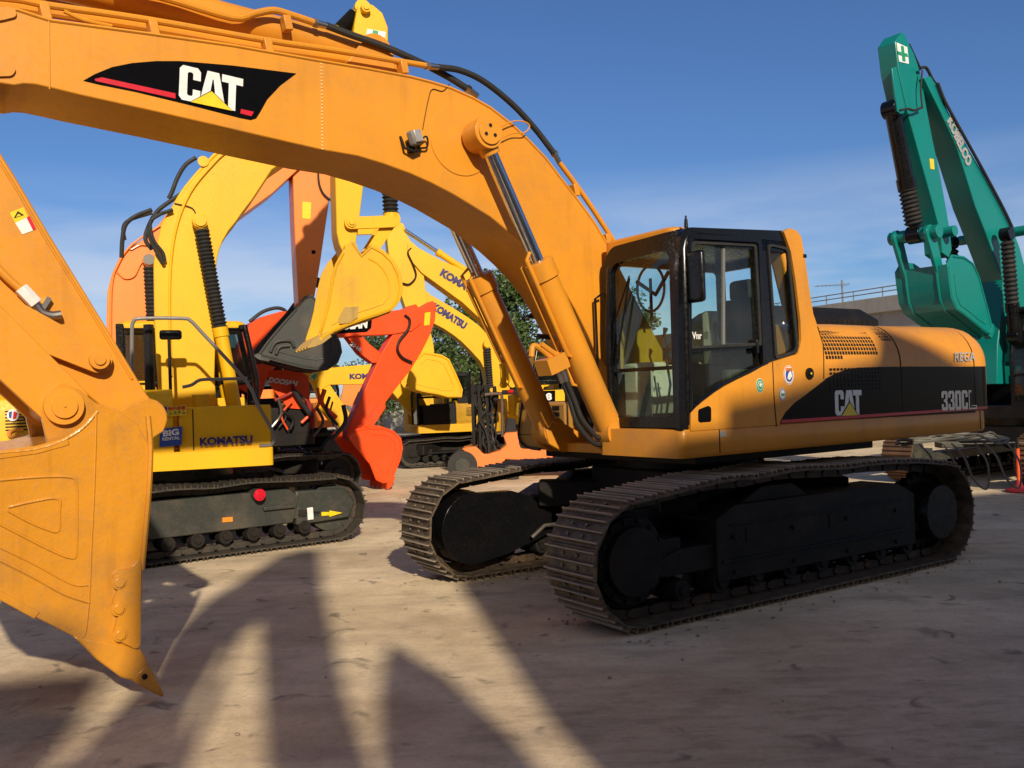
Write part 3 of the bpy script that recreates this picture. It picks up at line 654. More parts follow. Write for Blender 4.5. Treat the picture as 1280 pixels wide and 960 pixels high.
# roof
xr_=H.T((984,289),hw).x; zt=3.19
bm=NB(); pr=roundp([(xr_-.1,yi-.02),(XF-.02,yi-.02),(XF-.02,hw-.02),(xr_-.1,hw-.02)],[.1,.12,.12,.1],6)
loft(bm,[[(x,y,zt-.14) for x,y in pr],[(x,y,zt-.04) for x,y in pr],[((x-.7)*.97+.7,(y-.96)*.95+.96,zt-.005) for x,y in pr],[((x-.7)*.8+.7,(y-.96)*.8+.96,zt+.012) for x,y in pr]]); roof=fin('cab_roof',bm,BLK,side,ang=50)
bm=NB(); pr=roundp([(xr_+.05,yi-.03),(XF+.005,yi-.03),(XF+.0,hw-.16),(xr_+.05,hw-.16)],.1)
loft(bm,[[(x,y,zt-.1) for x,y in pr],[(x,y,zt+.01) for x,y in pr],[((x-.7)*.96+.7,(y-.9)*.94+.9,zt+.03) for x,y in pr]]); fin('roof_panel',bm,CATY,roof,bev=.008)
bm=NB(); cyl(bm,(1.33,1.40,zt),(1.33,1.40,zt+.07),.018,.014,10); cyl(bm,(1.33,1.40,zt+.06),(1.33,1.40,zt+.10),.008,None,8); box(bm,(-.1,1.3,zt-.02),(.03,.03,.05)); fin('roof_bolt',bm,BLKM,roof)
bm=NB(); box(bm,(-.10,1.46,3.03),(.05,.05,.035)); fin('corner_light',bm,BLKM,root,bev=.008)
# front face: frame with glass
def FX(pts,x=XF): return [( (q:=H.X(p,x)).y, q.z) for p in pts]
ff=((XF,0,0),(0,1,0),(0,0,1))
fo=[(yi,1.53),(hw-.03,1.53),(hw-.03,3.10),(hw-.12,3.17),(yi+.1,3.15),(yi,3.02)]
fo=roundp(fo,[.05,.04,.05,.03,.1,.1])
fi=roundp([(yi+.07,1.62),(hw-.20,1.62),(hw-.19,3.02),(yi+.14,3.0),(yi+.07,2.9)],[.08,.08,.1,.08,.1])
front=plate('windshield_frame',[fo,fi],ff,.05,BLK,side,bev=.01)
bm=NB(); box(bm,(XF+.002,.95,2.035),(.03,.86,.032)); fin('windshield_bar',bm,BLK,front,bev=.004)
plate('upper_windshield',[roundp([(yi+.06,2.04),(hw-.19,2.04),(hw-.18,3.04),(yi+.13,3.02),(yi+.06,2.9)],.03)],((XF-.01,0,0),(0,1,0),(0,0,1)),.006,GLASS,front)
plate('lower_windshield',[roundp([(yi+.06,1.6),(hw-.19,1.6),(hw-.19,2.03),(yi+.06,2.03)],.03)],((XF-.012,0,0),(0,1,0),(0,0,1)),.006,GLASS,front)
bm=NB(); tube(bm,[(XF+.01,hw-.05,1.56),(XF+.012,hw-.045,2.4),(XF,hw-.05,3.0),(XF-.06,hw-.07,3.14)],.05,14); tube(bm,[(XF+.01,yi+.03,1.56),(XF+.015,yi+.03,2.4),(XF,yi+.06,2.95),(XF-.05,yi+.14,3.12)],.035,12); fin('front_post',bm,BLK,side,ang=60)
# right wall (boom side), rear wall, floor
ro=[( -.1,1.5),(XF-.02,1.5),(XF-.02,3.08),(-.1,3.08)]; rw=[(.50,2.0),(1.30,2.0),(1.28,3.0),(.50,3.0)]; rw2=[(-.04,2.0),(.44,2.0),(.44,3.0),(-.04,3.0)]
sideplate('cab_right_wall',[ro,roundp(rw,.07),roundp(rw2,.05)],yi+.02,.04,BLK,side)
sideplate('right_window_glass',[roundp(rw,.07)],yi+.015,.006,GLASS,side); sideplate('right_rear_window_glass',[roundp(rw2,.05)],yi+.015,.006,GLASS,side)
bm=NB(); box(bm,(.6,(yi+hw)/2,1.56),(1.5,hw-yi-.1,.06)); box(bm,(-.02,(yi+hw)/2,1.95),(.06,hw-yi-.14,.8)); fin('cab_floor',bm,DARK,side)
bm=NB(); box(bm,(-.05,(yi+hw)/2,3.05),(.05,hw-yi-.1,.1)); 
for y in (yi+.06,hw-.1): box(bm,(-.05,y,2.6),(.05,.07,1.0))
fin('rear_window_frame',bm,BLK,side)
bm=NB(); box(bm,(.15,.62,2.12),(.28,.16,.62)); box(bm,(.18,.6,2.45),(.22,.12,.3)); box(bm,(.75,.56,1.86),(.75,.16,.5)); box(bm,(.7,1.33,1.80),(.3,.10,.42)); box(bm,(1.15,.56,1.85),(.2,.2,.5)); fin('console',bm,BEIGE,side,bev=.03)
xm,ym=.52,.97
bm=NB(); box(bm,(xm,ym,2.0),(.5,.48,.15)); box(bm,(xm-.27,ym,2.35),(.14,.47,.66),Matrix.Rotation(R_(-9),4,'Y')); box(bm,(xm-.34,ym,2.76),(.1,.27,.2)); fin('operator_seat',bm,SEATM,side,bev=.05,seg=3)
bm=NB(); 
for s in (-1,1): box(bm,(xm+.15,ym+s*.31,2.18),(.42,.11,.12)); tube(bm,[(xm+.33,ym+s*.31,2.22),(xm+.38,ym+s*.31,2.36),(xm+.36,ym+s*.31,2.42)],[.014,.014,.026],8)
for y in (.9,1.02): tube(bm,[(1.15,y,1.6),(1.08,y,1.9),(1.12,y,2.12)],.012,8); box(bm,(1.17,y,1.63),(.2,.09,.03))
tube(bm,[(.95,1.25,1.6),(1.0,1.25,2.05)],.01,6)
fin('control_levers',bm,SEATM,side,bev=.006)
bm=NB(); tube(bm,[(.2,1.3,2.35),(.26,1.31,2.9),(.2,1.3,2.95)],.014,8); tube(bm,[(.9,.5,2.5),(.9,.5,2.9)],.015,8); fin('grab_rail',bm,BLK,side)
bm=NB(); ring=[(1.30,.92+.17*math.cos(a*math.pi/14),2.74+.2*math.sin(a*math.pi/14)) for a in range(29)]; tube(bm,ring,.012,8,cap=False); tube(bm,[(1.3,.75,2.82),(1.3,.98,2.68),(1.3,1.15,2.86)],.018,6); fin('wiper_linkage',bm,BLKM,side)
bm=NB(); tube(bm,[(XF+.03,.52,2.1),(XF+.035,.60,2.5),(XF+.035,.80,2.86)],.008,6); tube(bm,[(XF+.035,.6,2.15),(XF+.035,.8,2.84)],.011,6); fin('wiper',bm,BLK,side)
# mirror on the left post
bm=NB(); M=Matrix.Translation((XF-.05,hw+.1,2.78)); box(bm,(XF+.0,hw+.09,2.76),(.06,.17,.42)); fin('door_mirror',bm,BLK,side,bev=.03,seg=3)
bm=NB(); tube(bm,[(XF-.02,hw-.03,2.95),(XF,hw+.09,2.93)],.012,8); tube(bm,[(XF-.02,hw-.03,2.55),(XF,hw+.09,2.6)],.012,8); fin('mirror_bracket',bm,BLKM,side)
bm=NB(); tube(bm,[(XF+.05,hw-.09,1.75),(XF+.09,hw-.08,1.8),(XF+.09,hw-.08,2.5),(XF+.05,hw-.09,2.55)],.014,10); tube(bm,[(XF+.03,yi-.02,1.7),(XF+.08,yi-.06,1.75),(XF+.09,yi-.06,2.7),(XF+.03,yi-.02,2.75)],.012,8); fin('handrail',bm,BLK,side)
# ---------------------------------------------------------------- front deck right side of the boom (tool box, tank)
CB=paint('shaded_ochre_paint',(.40,.20,.035),.45,.35)  # tool box paint darkened: the shade on it is put into the colour
bm=NB(); box(bm,(.78,-.90,1.515),(.84,.84,.50)); tbx=fin('tool_box',bm,CB,root,bev=.03)
bm=NB()
for k in range(4): box(bm,(1.202,-.63,1.70-k*.062),(.008,.11,.045))
box(bm,(1.202,-.9,1.42),(.006,.84,.006)); fin('vent_slots',bm,DARK,tbx)
bm=NB(); box(bm,(1.203,-.52,1.36),(.004,.06,.07)); fin('sticker',bm,SILV,tbx)
bm=NB(); hose(bm,[H.X(p,1.22) for p in ((664,430),(659,455),(652,510),(648,540),(652,554),(662,560),(675,562))],.013,8); fin('handrail',bm,BLK,root)
bm=NB(); box(bm,(-.35,-1.06,1.93),(1.3,.78,.85)); fin('fuel_tank',bm,CATY,root,bev=.03)
bm=NB(); box(bm,(.2,-.5,1.75),(1.6,.5,.45)); box(bm,(.25,.05,1.6),(1.3,.5,.3)); fin('valve_bank',bm,DARK,root,bev=.02)
for k in range(1): pass
# ---------------------------------------------------------------- boom
by=.33
tp=P([(0,8),(22,10),(40,16),(62,23),(187,40),(292,55),(400,74),(460,84),(513,94),(540,101),(563,108),(590,120),(613,133),(640,154),(660,173),(682,196),(700,220),(722,248),(743,277),(758,302)],by)
bt=P([(745,442),(735,418),(720,388),(705,362),(685,336),(668,318),(650,301),(630,285),(613,271),(590,257),(567,243),(540,229),(513,217),(480,205),(447,195),(400,187),(300,164),(200,141),(100,119),(67,111),(45,106),(30,105),(18,107),(0,104)],by)
bpoly=[(7.05,4.08),(6.95,4.28),(6.6,4.36)]+tp+[(1.05,2.9),(.75,2.45),(.48,2.05),(.34,1.88),(.36,1.66),(.55,1.55),(.78,1.62),(1.1,1.86)]+bt+[(6.6,3.64),(6.9,3.8)]
boom=arm(root,'boom',bpoly,2*by,CATY,bev=.010)
# flange lips, weld bead and end plates
bm=NB()
for s in (1,-1):
    tube(bm,[(x,s*(by+.0),z-.012) for x,z in smooth([(a,0,b) for a,b in tp],2) and tp],.012,6)
fin('boom_flange',bm,CATY,boom)
bm=NB(); q=P([(401.5,80),(403,186)],by); 
for k in range(26):
    t=k/25; x=q[0][0]*(1-t)+q[1][0]*t; z=q[0][1]*(1-t)+q[1][1]*t; cyl(bm,(x,by-.002,z),(x,by+.006,z),.009,.006,6)
fin('weld_bead',bm,paint('bare_weld_bead',(.75,.55,.28),.3,.1),boom)
bm=NB(); tube(bm,[(x,by+.001,z) for x,z in P([(61,25),(62,112)],by)],.006,6)
sp=P([(-30,14),(12,9),(20,14),(20,22),(0,27),(-30,28)],by); prism(bm,roundp(sp,.03),by-.01,by+.018)
sp=P([(-30,74),(0,74),(15,80),(20,88),(15,96),(-30,97)],by); prism(bm,roundp(sp,.03),by-.01,by+.018); fin('boom_end_plate',bm,CATY,boom,bev=.004)
# decal on the boom
dd=P([(104,101),(118,93),(140,84),(165,79),(195,76.5),(225,76.5),(290,82),(370,92),(350,107),(334,124),(325,140),(320,148),(313,150),(300,147.5),(240,132),(170,115),(125,106)],by)
sideplate('boom_decal',[dd],by+.002,.005,BLACKV,boom)
sideplate('decal_red_bar',[P([(118,99),(127,97),(219,117),(219,123.5),(119,101.5)],by)],by+.004,.005,REDV,boom)
sideplate('decal_red_bar',[P([(301,136.5),(317,140),(314,145.5),(300,142)],by)],by+.004,.005,REDV,boom)
A=H.T((223,124),by);B=H.T((302,141),by); X=(B-A).normalized(); Yv=Vector((0,1,0)).cross(X); hgt=(H.T((226,81),by)-A).dot(Yv)
w=(B-A).length
glyph('C',A,X,Yv,w*.34,hgt,.008,boom); glyph('A',A+X*w*.31,X,Yv,w*.42,hgt,.009,boom); glyph('T',A+X*w*.66,X,Yv,w*.34,hgt,.010,boom)
for k,(s_,m) in enumerate(((1.07,BLACKV),(1.0,YELV))):
    c=A+X*w*.50-Yv*hgt*.02; q=[c-X*w*.32*s_-Yv*.004*(1-k),c+X*w*.34*s_-Yv*.004*(1-k),c+Yv*hgt*.44*s_]; n=Vector((0,1,0)); bm=NB()
    t0=[bm.verts.new(p) for p in q]; t1=[bm.verts.new(p+n*(.012+.002*k)) for p in q]; bm.faces.new(t0); bm.faces.new(t1[::-1])
    for i in range(3): bm.faces.new((t0[i],t0[(i+1)%3],t1[(i+1)%3],t1[i]))
    fin('triangle_mark',bm,m,boom)
# boom cylinder pin boss, stiffener disc
bp=H.T((605,168),.5); 
bm=NB(); ycyl(bm,bp.x,bp.z,-.60,.60,.105,36)
o=fin('cylinder_pin',bm,CATY,boom,bev=.012)
bm=NB()
for s in (1,-1):
    for k in range(3): a=R_(90+120*k); ycyl(bm,bp.x-.0+.05*math.cos(a),bp.z+.05*math.sin(a),s*.598,s*.604,.016,12)
fin('pin_bolt_hole',bm,DARK,o)
bm=NB(); ycyl(bm,bp.x+.12,bp.z-.02,-by-.008,by+.008,.30,48); fin('pin_stiffener',bm,CATY,boom,bev=.005)
# boom cylinders
foot=Vector((1.42,.5,1.48))
j=H.T((690,322),.5)
for s in (1,-1):
    p1=Vector((bp.x,s*.475,bp.z)); p0=Vector((foot.x,s*.475,foot.z)); fr_=(Vector((j.x,.475*s,j.z))-p0).length/(p1-p0).length
    hydraulic(root,p0,p1,fr_,.118,CATY,CHROME,'boom_cylinder',rr=.062)
    bm=NB(); d=(p1-p0).normalized(); sd_=Vector((d.z,0,-d.x))
    for off,q0,q1 in ((.14,.30,.62),(-.0,.2,.6)):
        a0=p0+(p1-p0)*q0+sd_*(.135)+Vector((0,s*.05 if off else -s*.06,0)); a1=p0+(p1-p0)*q1+sd_*.135+Vector((0,s*.05 if off else -s*.06,0))
        tube(bm,[p0+(p1-p0)*(q0-.04),a0,a1,p0+(p1-p0)*(q1+.02)],.018,8)
    fin('cylinder_pipe',bm,CATY,root)
# big arm cylinder along the top of the boom
q0=H.T((462,72),0);q1=H.T((80,-28),0)
bm=NB()
for s in (1,-1): prism(bm,[(q0.x-.22,q0.z-.28),(q0.x-.1,q0.z+.02),(q0.x+.02,q0.z+.12),(q0.x+.16,q0.z+.03),(q0.x+.32,q0.z-.20)],s*.13,s*.17)
fin('cylinder_bracket',bm,CATY,boom,bev=.01)
hydraulic(root,(q0.x,0,q0.z),(q1.x+.9,0,q1.z+.02),.80,.135,CATY,CHROME,'arm_cylinder',rr=.07)
# pipes on the boom, with clamps and fittings
def PT(pts,y): return [H.T(p,y) for p in pts]
bm=NB()
hose(bm,PT([(-40,-6),(20,-1),(63,7),(187,25),(330,50),(420,63),(490,75),(532,82)],.27),.024,10,4)
hose(bm,PT([(140,-14),(200,-4),(290,22),(318,17),(342,13),(365,19),(392,28)],.20),.027,10,4)
hose(bm,PT([(699,203),(725,238),(750,275),(768,303)],.24),.024,10,4)
hose(bm,PT([(80,14),(105,25),(140,33)],.33),.014,8,4)
hose(bm,PT([(-40,4),(20,9),(63,16),(187,35),(330,60),(420,73),(500,87)],.12),.034,10,4); hose(bm,PT([(-40,-12),(20,-4),(63,4),(187,24),(330,48),(420,62),(500,80)],-.22),.03,10,4)
fin('boom_pipe',bm,CATY,boom)
bm=NB()
for p,y in (((56,10),.27),((191,30),.27),((334,53),.27),((503,80),.27),((718,234),.24),((758,296),.24),((358,25),.20)):
    c=H.T(p,y); box(bm,c-Vector((0,0,.03)),(.06,.085,.11),Matrix.Rotation(R_(10),4,'Y'))
fin('pipe_clamp',bm,CATY,boom,bev=.006)
bm=NB(); 
for a,b,y in (((532,82),(548,84),.27),((392,28),(410,33),.20),((692,190),(699,203),.24),((583,110),(597,120),.20)): cyl(bm,H.T(a,y),H.T(b,y),.028,.024,12); cyl(bm,H.T(a,y),H.T(a,y).lerp(H.T(b,y),.3),.036,None,6)
fin('hose_fitting',bm,CHROMED,boom)
bm=NB(); hose(bm,PT([(548,84),(575,88),(605,102),(640,130),(668,160),(692,191)],.27),.027,10); hose(bm,PT([(408,32),(440,44),(480,58),(525,78),(560,96),(584,111)],.20),.029,10)
fin('hydraulic_hose',bm,RUBB,boom)
# work light with wire
c=H.T((519,172),by+.1)
bm=NB(); box(bm,(c.x,by+.09,c.z),(.11,.07,.12),Matrix.Rotation(R_(20),4,'Y')@Matrix.Rotation(R_(20),4,'Z')); wl=fin('work_light',bm,GREYP,boom,bev=.02,seg=3)
bm=NB(); box(bm,(c.x-.01,by+.13,c.z+.01),(.085,.02,.095),Matrix.Rotation(R_(20),4,'Y')@Matrix.Rotation(R_(20),4,'Z')); fin('lamp_lens',bm,SILV,wl,bev=.005)
bm=NB(); tube(bm,[(c.x+.08,by,c.z+.02),(c.x+.07,by+.05,c.z-.08),(c.x,by+.07,c.z-.1),(c.x-.07,by+.05,c.z-.08),(c.x-.08,by,c.z-.02)],.012,8); hose(bm,[(c.x-.05,by+.05,c.z-.02),(c.x-.13,by+.05,c.z+.04),(c.x-.14,by+.04,c.z-.04),(c.x-.06,by+.03,c.z-.06)],.008,6); box(bm,(c.x,by+.02,c.z-.06),(.05,.05,.08)); fin('lamp_bracket',bm,DARK,wl)
bm=NB(); hose(bm,[(x,by+.006,z) for x,z in P([(528,162),(530,150),(535,125),(540,112),(553,114),(562,105)],by)],.0035,6); fin('lamp_wire',bm,DARK,wl)
bm=NB(); hose(bm,[H.T(p,by+.05) for p in ((618,162),(640,152),(655,152),(662,158),(655,166),(640,167),(622,175))],.006,6); fin('grease_line',bm,CATY,boom)
# hoses at the boom foot
bm=NB()
for k,(pts,y) in enumerate((([(704,478),(712,500),(722,530),(740,552),(752,556)],.42),([(708,476),(718,500),(728,525),(745,545),(752,546)],.46),([(726,430),(733,455),(738,490),(748,530)],.30),([(716,440),(722,470),(735,505),(750,520)],.25),([(672,420),(700,425),(702,450),(708,480),(730,520),(750,540)],.0),([(684,345),(705,372),(722,400),(715,418)],-.3),([(655,400),(668,392),(676,388),(684,400)],-.35))):
    hose(bm,[H.T(p,y) for p in pts],.024 if k<5 else .018,8)
fin('hose_bundle',bm,RUBB,root)
bm=NB()
for a,b,y in (((697,458),(704,478),.42),((703,457),(709,476),.46)): cyl(bm,H.T(a,y),H.T(b,y),.03,None,12)
fin('hose_fitting',bm,CHROMED,root)
bm=NB(); hose(bm,[H.T(p,.44) for p in ((664,446),(668,432),(690,448),(697,458))],.026,8); hose(bm,[H.T(p,.46) for p in ((676,430),(690,440),(700,446),(703,457))],.026,8); box(bm,H.T((690,455),.42),(.22,.2,.14),Matrix.Rotation(R_(20),4,'Y'))
for xx in (1.15,1.65): prism(bm,[(xx-.25,1.3),(xx+.15,1.3),(xx+.0,1.62),(xx-.15,1.62)],-.62,.40) if False else None
fin('cylinder_mount',bm,CATY,root,bev=.01)
bm=NB(); prism(bm,[(.7,1.27),(1.3,1.27),(1.3,1.36),(.7,1.36)],-.5,.42); fin('front_bumper_bracket',bm,CATY,root,bev=.01)
bm=NB()
for s in (1,-1): prism(bm,[(.1,1.3),(.95,1.3),(.8,1.75),(.6,2.0),(.42,2.0),(.25,1.8)],s*.37,s*.41)
fin('boom_foot_bracket',bm,CATY,root,bev=.01); bm=NB()
for s in (1,-1):
    for q in (.36,.56): prism(bm,[(.5,1.27),(1.35,1.27),(1.52,1.36),(1.55,1.5),(1.46,1.58),(1.34,1.56),(1.1,1.44),(.5,1.44)],s*(q-.02),s*(q+.02))
bm2=bm; bm=bm2
fin('boom_foot_bracket',bm,CATY,root,bev=.01)
# ---------------------------------------------------------------- stick
sy=.24
right=P([(0,190),(20,222),(60,290),(100,355),(150,437),(183,492),(196,508)],sy)
st=[(6.88,4.62),(6.55,4.45)]+right+P([(202,518),(202,528),(197,538),(187,543),(176,542),(160,534),(140,520)],sy)+[(6.05,2.25),(6.5,2.6),(7.15,3.35),(7.35,3.9),(7.2,4.5)]
stick=arm(root,'stick',st,2*sy,CATY,bev=.012)
bm=NB(); a=P([(-2,200),(18,232),(58,300),(98,364),(148,446),(165,474)],sy); tube(bm,[(x,sy+.002,z) for x,z in a],.010,6); fin('stick_flange_weld',bm,CATY,stick)
bm=NB()
for p,r in (((183,523),.088),):
    c=H.T(p,sy); ycyl(bm,c.x,c.z,-.36,.36,r*1.25,36); ycyl(bm,c.x,c.z,-.39,.39,r*.85,30)
fin('bucket_pin',bm,CATY,stick,bev=.008)
# stickers on the stick
q=P([(12,266),(29,259),(35,271),(19,279)],sy); sideplate('warning_sticker',[q],sy+.002,.004,YELV,stick)
q=P([(19,279),(33,272),(42,288),(28,293)],sy); sideplate('warning_sticker',[q],sy+.002,.004,WHITE,stick)
q=P([(33,272),(37,270),(45,286),(41,288)],sy); sideplate('warning_sticker',[q],sy+.003,.004,REDV,stick)
q=P([(17,273),(22,264),(30,269)],sy); q2=P([(19.5,271.5),(22.5,267),(27,269.5)],sy); sideplate('warning_triangle',[q,q2],sy+.004,.004,DARK,stick)
# pipe on the stick
bm=NB(); hose(bm,[H.T(p,sy+.05) for p in ((-40,290),(0,338),(28,364))],.026,10); fin('stick_pipe',bm,CATY,stick)
bm=NB(); a=H.T((26,360),sy+.05);b=H.T((45,380),sy+.05); cyl(bm,a,b,.045,None,6); fin('pipe_union',bm,WHITE,stick,bev=.004)
bm=NB(); hose(bm,[H.T(p,sy+.05) for p in ((43,378),(52,390),(64,394),(76,393))],.028,10); box(bm,H.T((54,384),sy+.02),(.03,.06,.14),Matrix.Rotation(R_(-30),4,'Y')); fin('pipe_elbow',bm,CHROMED,stick)
# linkage: idler link (with pin at 123,450) and tipping link to the bucket pin (77,508)
pA=H.T((123,450),sy+.07); pB=H.T((77,508),sy+.10)
def link_plate(nm,a,b,ra,rb,y0,y1,mat,par):
    a=Vector(a);b=Vector(b); d=(b-a).normalized(); n=Vector((-d.y,d.x)); pts=[]
    for k in range(13): t=math.pi/2+math.pi*k/12; pts.append(tuple(a+(d*math.cos(t)+n*math.sin(t))*ra))
    for k in range(13): t=-math.pi/2+math.pi*k/12; pts.append(tuple(b+(d*math.cos(t)+n*math.sin(t))*rb))
    bm=NB(); prism(bm,pts,y0,y1); return fin(nm,bm,mat,par,bev=.01)
lk=H.T((-60,300),sy+.1)
for s in (1,-1):
    y0,y1=sorted((s*(sy+.012),s*(sy+.075)))
    a=P([(123,450),(-90,350)],sy+.07)
    link_plate('idler_link',a[0],a[1],.085,.15,y0,y1,CATY,root)
y0,y1=-.2,.34
a=P([(77,506),(-90,345)],.3)
for s in (1,-1):
    y0,y1=sorted((s*.25+(.0),s*.33)); link_plate('tipping_link',(a[0][0],a[0][1]),(a[1][0],a[1][1]),.15,.16,y0+s*.08,y1+s*.08,CATY,root)
bm=NB(); ycyl(bm,pA.x,pA.z,-.36,.36,.062,30); ycyl(bm,pA.x,pA.z,-.375,.375,.035,24)
c=P([(77,508)],.36)[0]; ycyl(bm,c[0],c[1],-.47,.47,.115,36); ycyl(bm,c[0],c[1],-.49,.49,.075,30); ycyl(bm,c[0],c[1],-.498,.498,.008,10)
fin('linkage_pin',bm,CATY,root,bev=.008)
# ---------------------------------------------------------------- bucket
yb=.74
B=lambda pts: H.T2(pts,yb)
tipz=B([(205,868)])[0]
side_=B([(188,560),(187,612),(183,660),(178,712),(177,760),(175,806),(171,818),(150,822),(120,812),(90,795),(45,772),(0,747)])+[(6.62,.98),(6.86,1.25),(6.92,1.52),(6.80,1.74)]+B([(-60,590),(0,566),(45,560),(85,549),(108,532),(124,515)])+B([(150,516),(172,530)])
bk=bucket(root,side_,10,19,-yb,yb,CATB,name='bucket',tk=.035,nteeth=0)
# hinge ears
bm=NB()
for s in (1,-1):
    y0,y1=sorted((s*.36,s*.42)); prism(bm,P([(77,478),(58,490),(50,515),(60,560),(150,580)]+[(184+25*math.cos(t),523+25*math.sin(t)) for t in [R_(70-k*22) for k in range(9)]]+[(150,512),(120,504),(100,488)],.4),y0,y1)
fin('hinge_ear',bm,CATB,bk,bev=.012)
# raised seams and ribs on the side plate
bm=NB()
for pts,r in (([(0,566),(40,562),(75,552),(103,535),(122,514)],.010),([(120,515),(119,560),(117,620),(114,680),(112,731)],.008),
              ([(0,600),(50,596),(85,596),(95,603),(96,640),(95,690),(88,697),(60,686),(0,655)],.010),([(10,634),(40,627),(72,623),(74,640),(73,663),(60,662),(36,652),(10,638)],.010),
              ([(0,684),(45,706),(90,730),(112,731)],.008),([(0,700),(40,720),(80,742),(112,753)],.012),([(112,731),(110,760),(106,792),(98,797)],.008),([(185,520),(188,560),(186,612),(182,660),(177,712)],.018)):
    tube(bm,smooth([H.T(p,yb) for p in pts],4),r,6)
fin('side_plate_rib',bm,CATB,bk)
# side cutter with bolts
bm=NB(); prism(bm,roundp(B([(162,710),(173,700),(175,702),(174,806),(168,810),(148,800),(140,793),(143,780),(148,765),(139,750),(147,735),(139,720),(147,712)]),.02),yb-.005,yb+.035)
fin('side_cutter',bm,CATB,bk,bev=.008)
bm=NB()
for p in ((148,727),(147,760),(149,792)): c=H.T(p,yb); ycyl(bm,c.x,c.z,yb+.03,yb+.05,.032,8); ycyl(bm,c.x,c.z,yb+.03,yb+.038,.045,16)
fin('cutter_bolt',bm,CATB,bk,bev=.004)
# lip and corner tooth adapter + teeth
lip=B([(90,795),(98,802),(120,824),(150,846),(170,852),(176,842),(184,831),(182,822),(175,810),(150,805)])
bm=NB(); prism(bm,lip,-yb-.01,yb+.012); fin('bucket_lip',bm,CATB,bk,bev=.012)
tt=B([(166,851),(170,842),(184,829),(188,836),(197,852),(205,867),(203,871),(196,868),(180,860)])
for k in range(5):
    yy=yb-.06-k*(2*yb-.12)/4
    bm=NB()
    ce=(sum(p[0] for p in tt)/len(tt),sum(p[1] for p in tt)/len(tt))
    prism(bm,tt,yy-.05,yy+.075 if k==0 else yy+.05); t=fin('bucket_tooth',bm,CATB,bk,bev=.008)
    if k==0:
        c=H.T((180,845),yb); bm=NB(); ycyl(bm,c.x,c.z,yy+.07,yy+.083,.017,14); fin('tooth_pin',bm,DARK,t)
# ================================================================== THE OTHER MACHINES
def decal(s,fr,a,b,up,y,side,mat,par,**k):
    A=fr.T(a,y);B=fr.T(b,y);U=fr.T(up,y); X=(B-A).normalized(); n=Vector((0,side,0)); Yv=n.cross(X)
    return text(s,A,B,abs((U-A).dot(Yv)),n,mat,par,**k)
def patch(fr,px,y,mat,par,name='sticker',th=.006): return sideplate(name,[fr.T2(px,y)],y,th,mat,par)
def pipes(fr,par,lst,mat,name='hydraulic_hose'):
    bm=NB()
    for pts,y,r in lst: hose(bm,[fr.T(p,y) for p in pts],r,8,5)
    return fin(name,bm,mat,par)
def machine(fr,name,label,group,under,hs,cabp,trackrot=0,which=(1,-1)):
    root=thing(name,label,'excavator',(fr.o.x,fr.o.y,0),fr.h,group)
    c,R,gauge,w,n,mats=under; rot=R_(trackrot)
    zt=2*R+.05
    tracks(root,rot,c,R,gauge,w,n,[(c*.7,zt+.0),(c*.3,zt+.03),(0,zt+.01),(-c*.3,zt+.03),(-c*.7,zt)],mats,1,which=which)
    carbody(root,rot,gauge,hs['z0']-.06,mats[2])
    m,dk=hs.pop('mat'),hs.pop('dark')
    house(root,hs['x0'],hs['x1'],hs['hw'],hs['z0'],hs['z1'],m,dk,ztop=hs.get('ztop'))
    if cabp: cab(root,*cabp)
    return root
EX='excavators parked in rows across the yard'
def poly(root,fr,name,px,y,w,mat,bev=.012,extra=None):
    """px outline lies on the near side face (local y), the part reaches w further from the camera"""
    pts=fr.T2(px,y); s=-1 if y>0 else 1
    bm=NB(); prism(bm,pts,*sorted((y,y+s*w))); return fin(name,bm,mat,root,bev=bev)
# ---- yellow excavator on the left, facing right
K=Fr(-4.48,11.98,22)
kr=machine(K,'crawler_excavator','bright yellow excavator with a BIG RENTAL sticker, behind the large orange bucket',EX,
   (1.62,.39,2.2,.6,45,(STEELD,STEELD,DRVT)),dict(x0=-2.75,x1=1.1,hw=1.3,z0=1.08,z1=2.06,mat=KY,dark=DARK,ztop=2.35),(-.7,1.12,.33,1.27,1.3,3.0,KY,GLASSD,BLK),16)
# track side details: slogan plates, arrow, recovery hook
KT=Fr(-4.48,11.98,38)
def ktp(px,y=-1.29): return KT.T2(px,y)
bm=NB(); prism(bm,[(1.05,.30),(1.15,.62),(1.0,.74),(-1.2,.74),(-1.3,.30)],-1.28,-1.1); g_=fin('track_guard',bm,DRVT,kr,bev=.015,rotz=R_(16))
bm=NB(); prism(bm,[(1.85,.28),(1.95,.5),(1.8,.68),(1.1,.70),(1.1,.26)],-1.27,-1.12); fin('idler_guard',bm,DRVT,kr,bev=.02,rotz=R_(16))
def kflat(pts,m,nm='sticker'):
    o=sideplate(nm,[pts],-1.285,.012,m,None); o.parent=kr; o.rotation_euler.z=R_(16); return o
kflat(ktp([(402,640),(412,640),(412,638),(428,641),(412,646),(412,644),(402,645)]),YELV,'arrow_sticker')
kflat(ktp([(278,647),(291,646),(291,652),(278,653)]),ORV); kflat(ktp([(384,635),(391,634),(392,649),(385,650)]),WHITE)
c=KT.T((321,618),-1.3); bm=NB(); cyl(bm,(c.x,-1.2,c.z),(c.x,-1.38,c.z),.075,None,20); o=fin('greasing_cap',bm,DRVT,kr,bev=.01,rotz=R_(16)); bm=NB(); cyl(bm,(c.x,-1.38,c.z),(c.x,-1.40,c.z),.075,None,20); cyl(bm,(c.x,-1.40,c.z),(c.x,-1.41,c.z),.05,None,20); o2=fin('red_cap_ring',bm,REDV,None,bev=.006); o2.parent=o
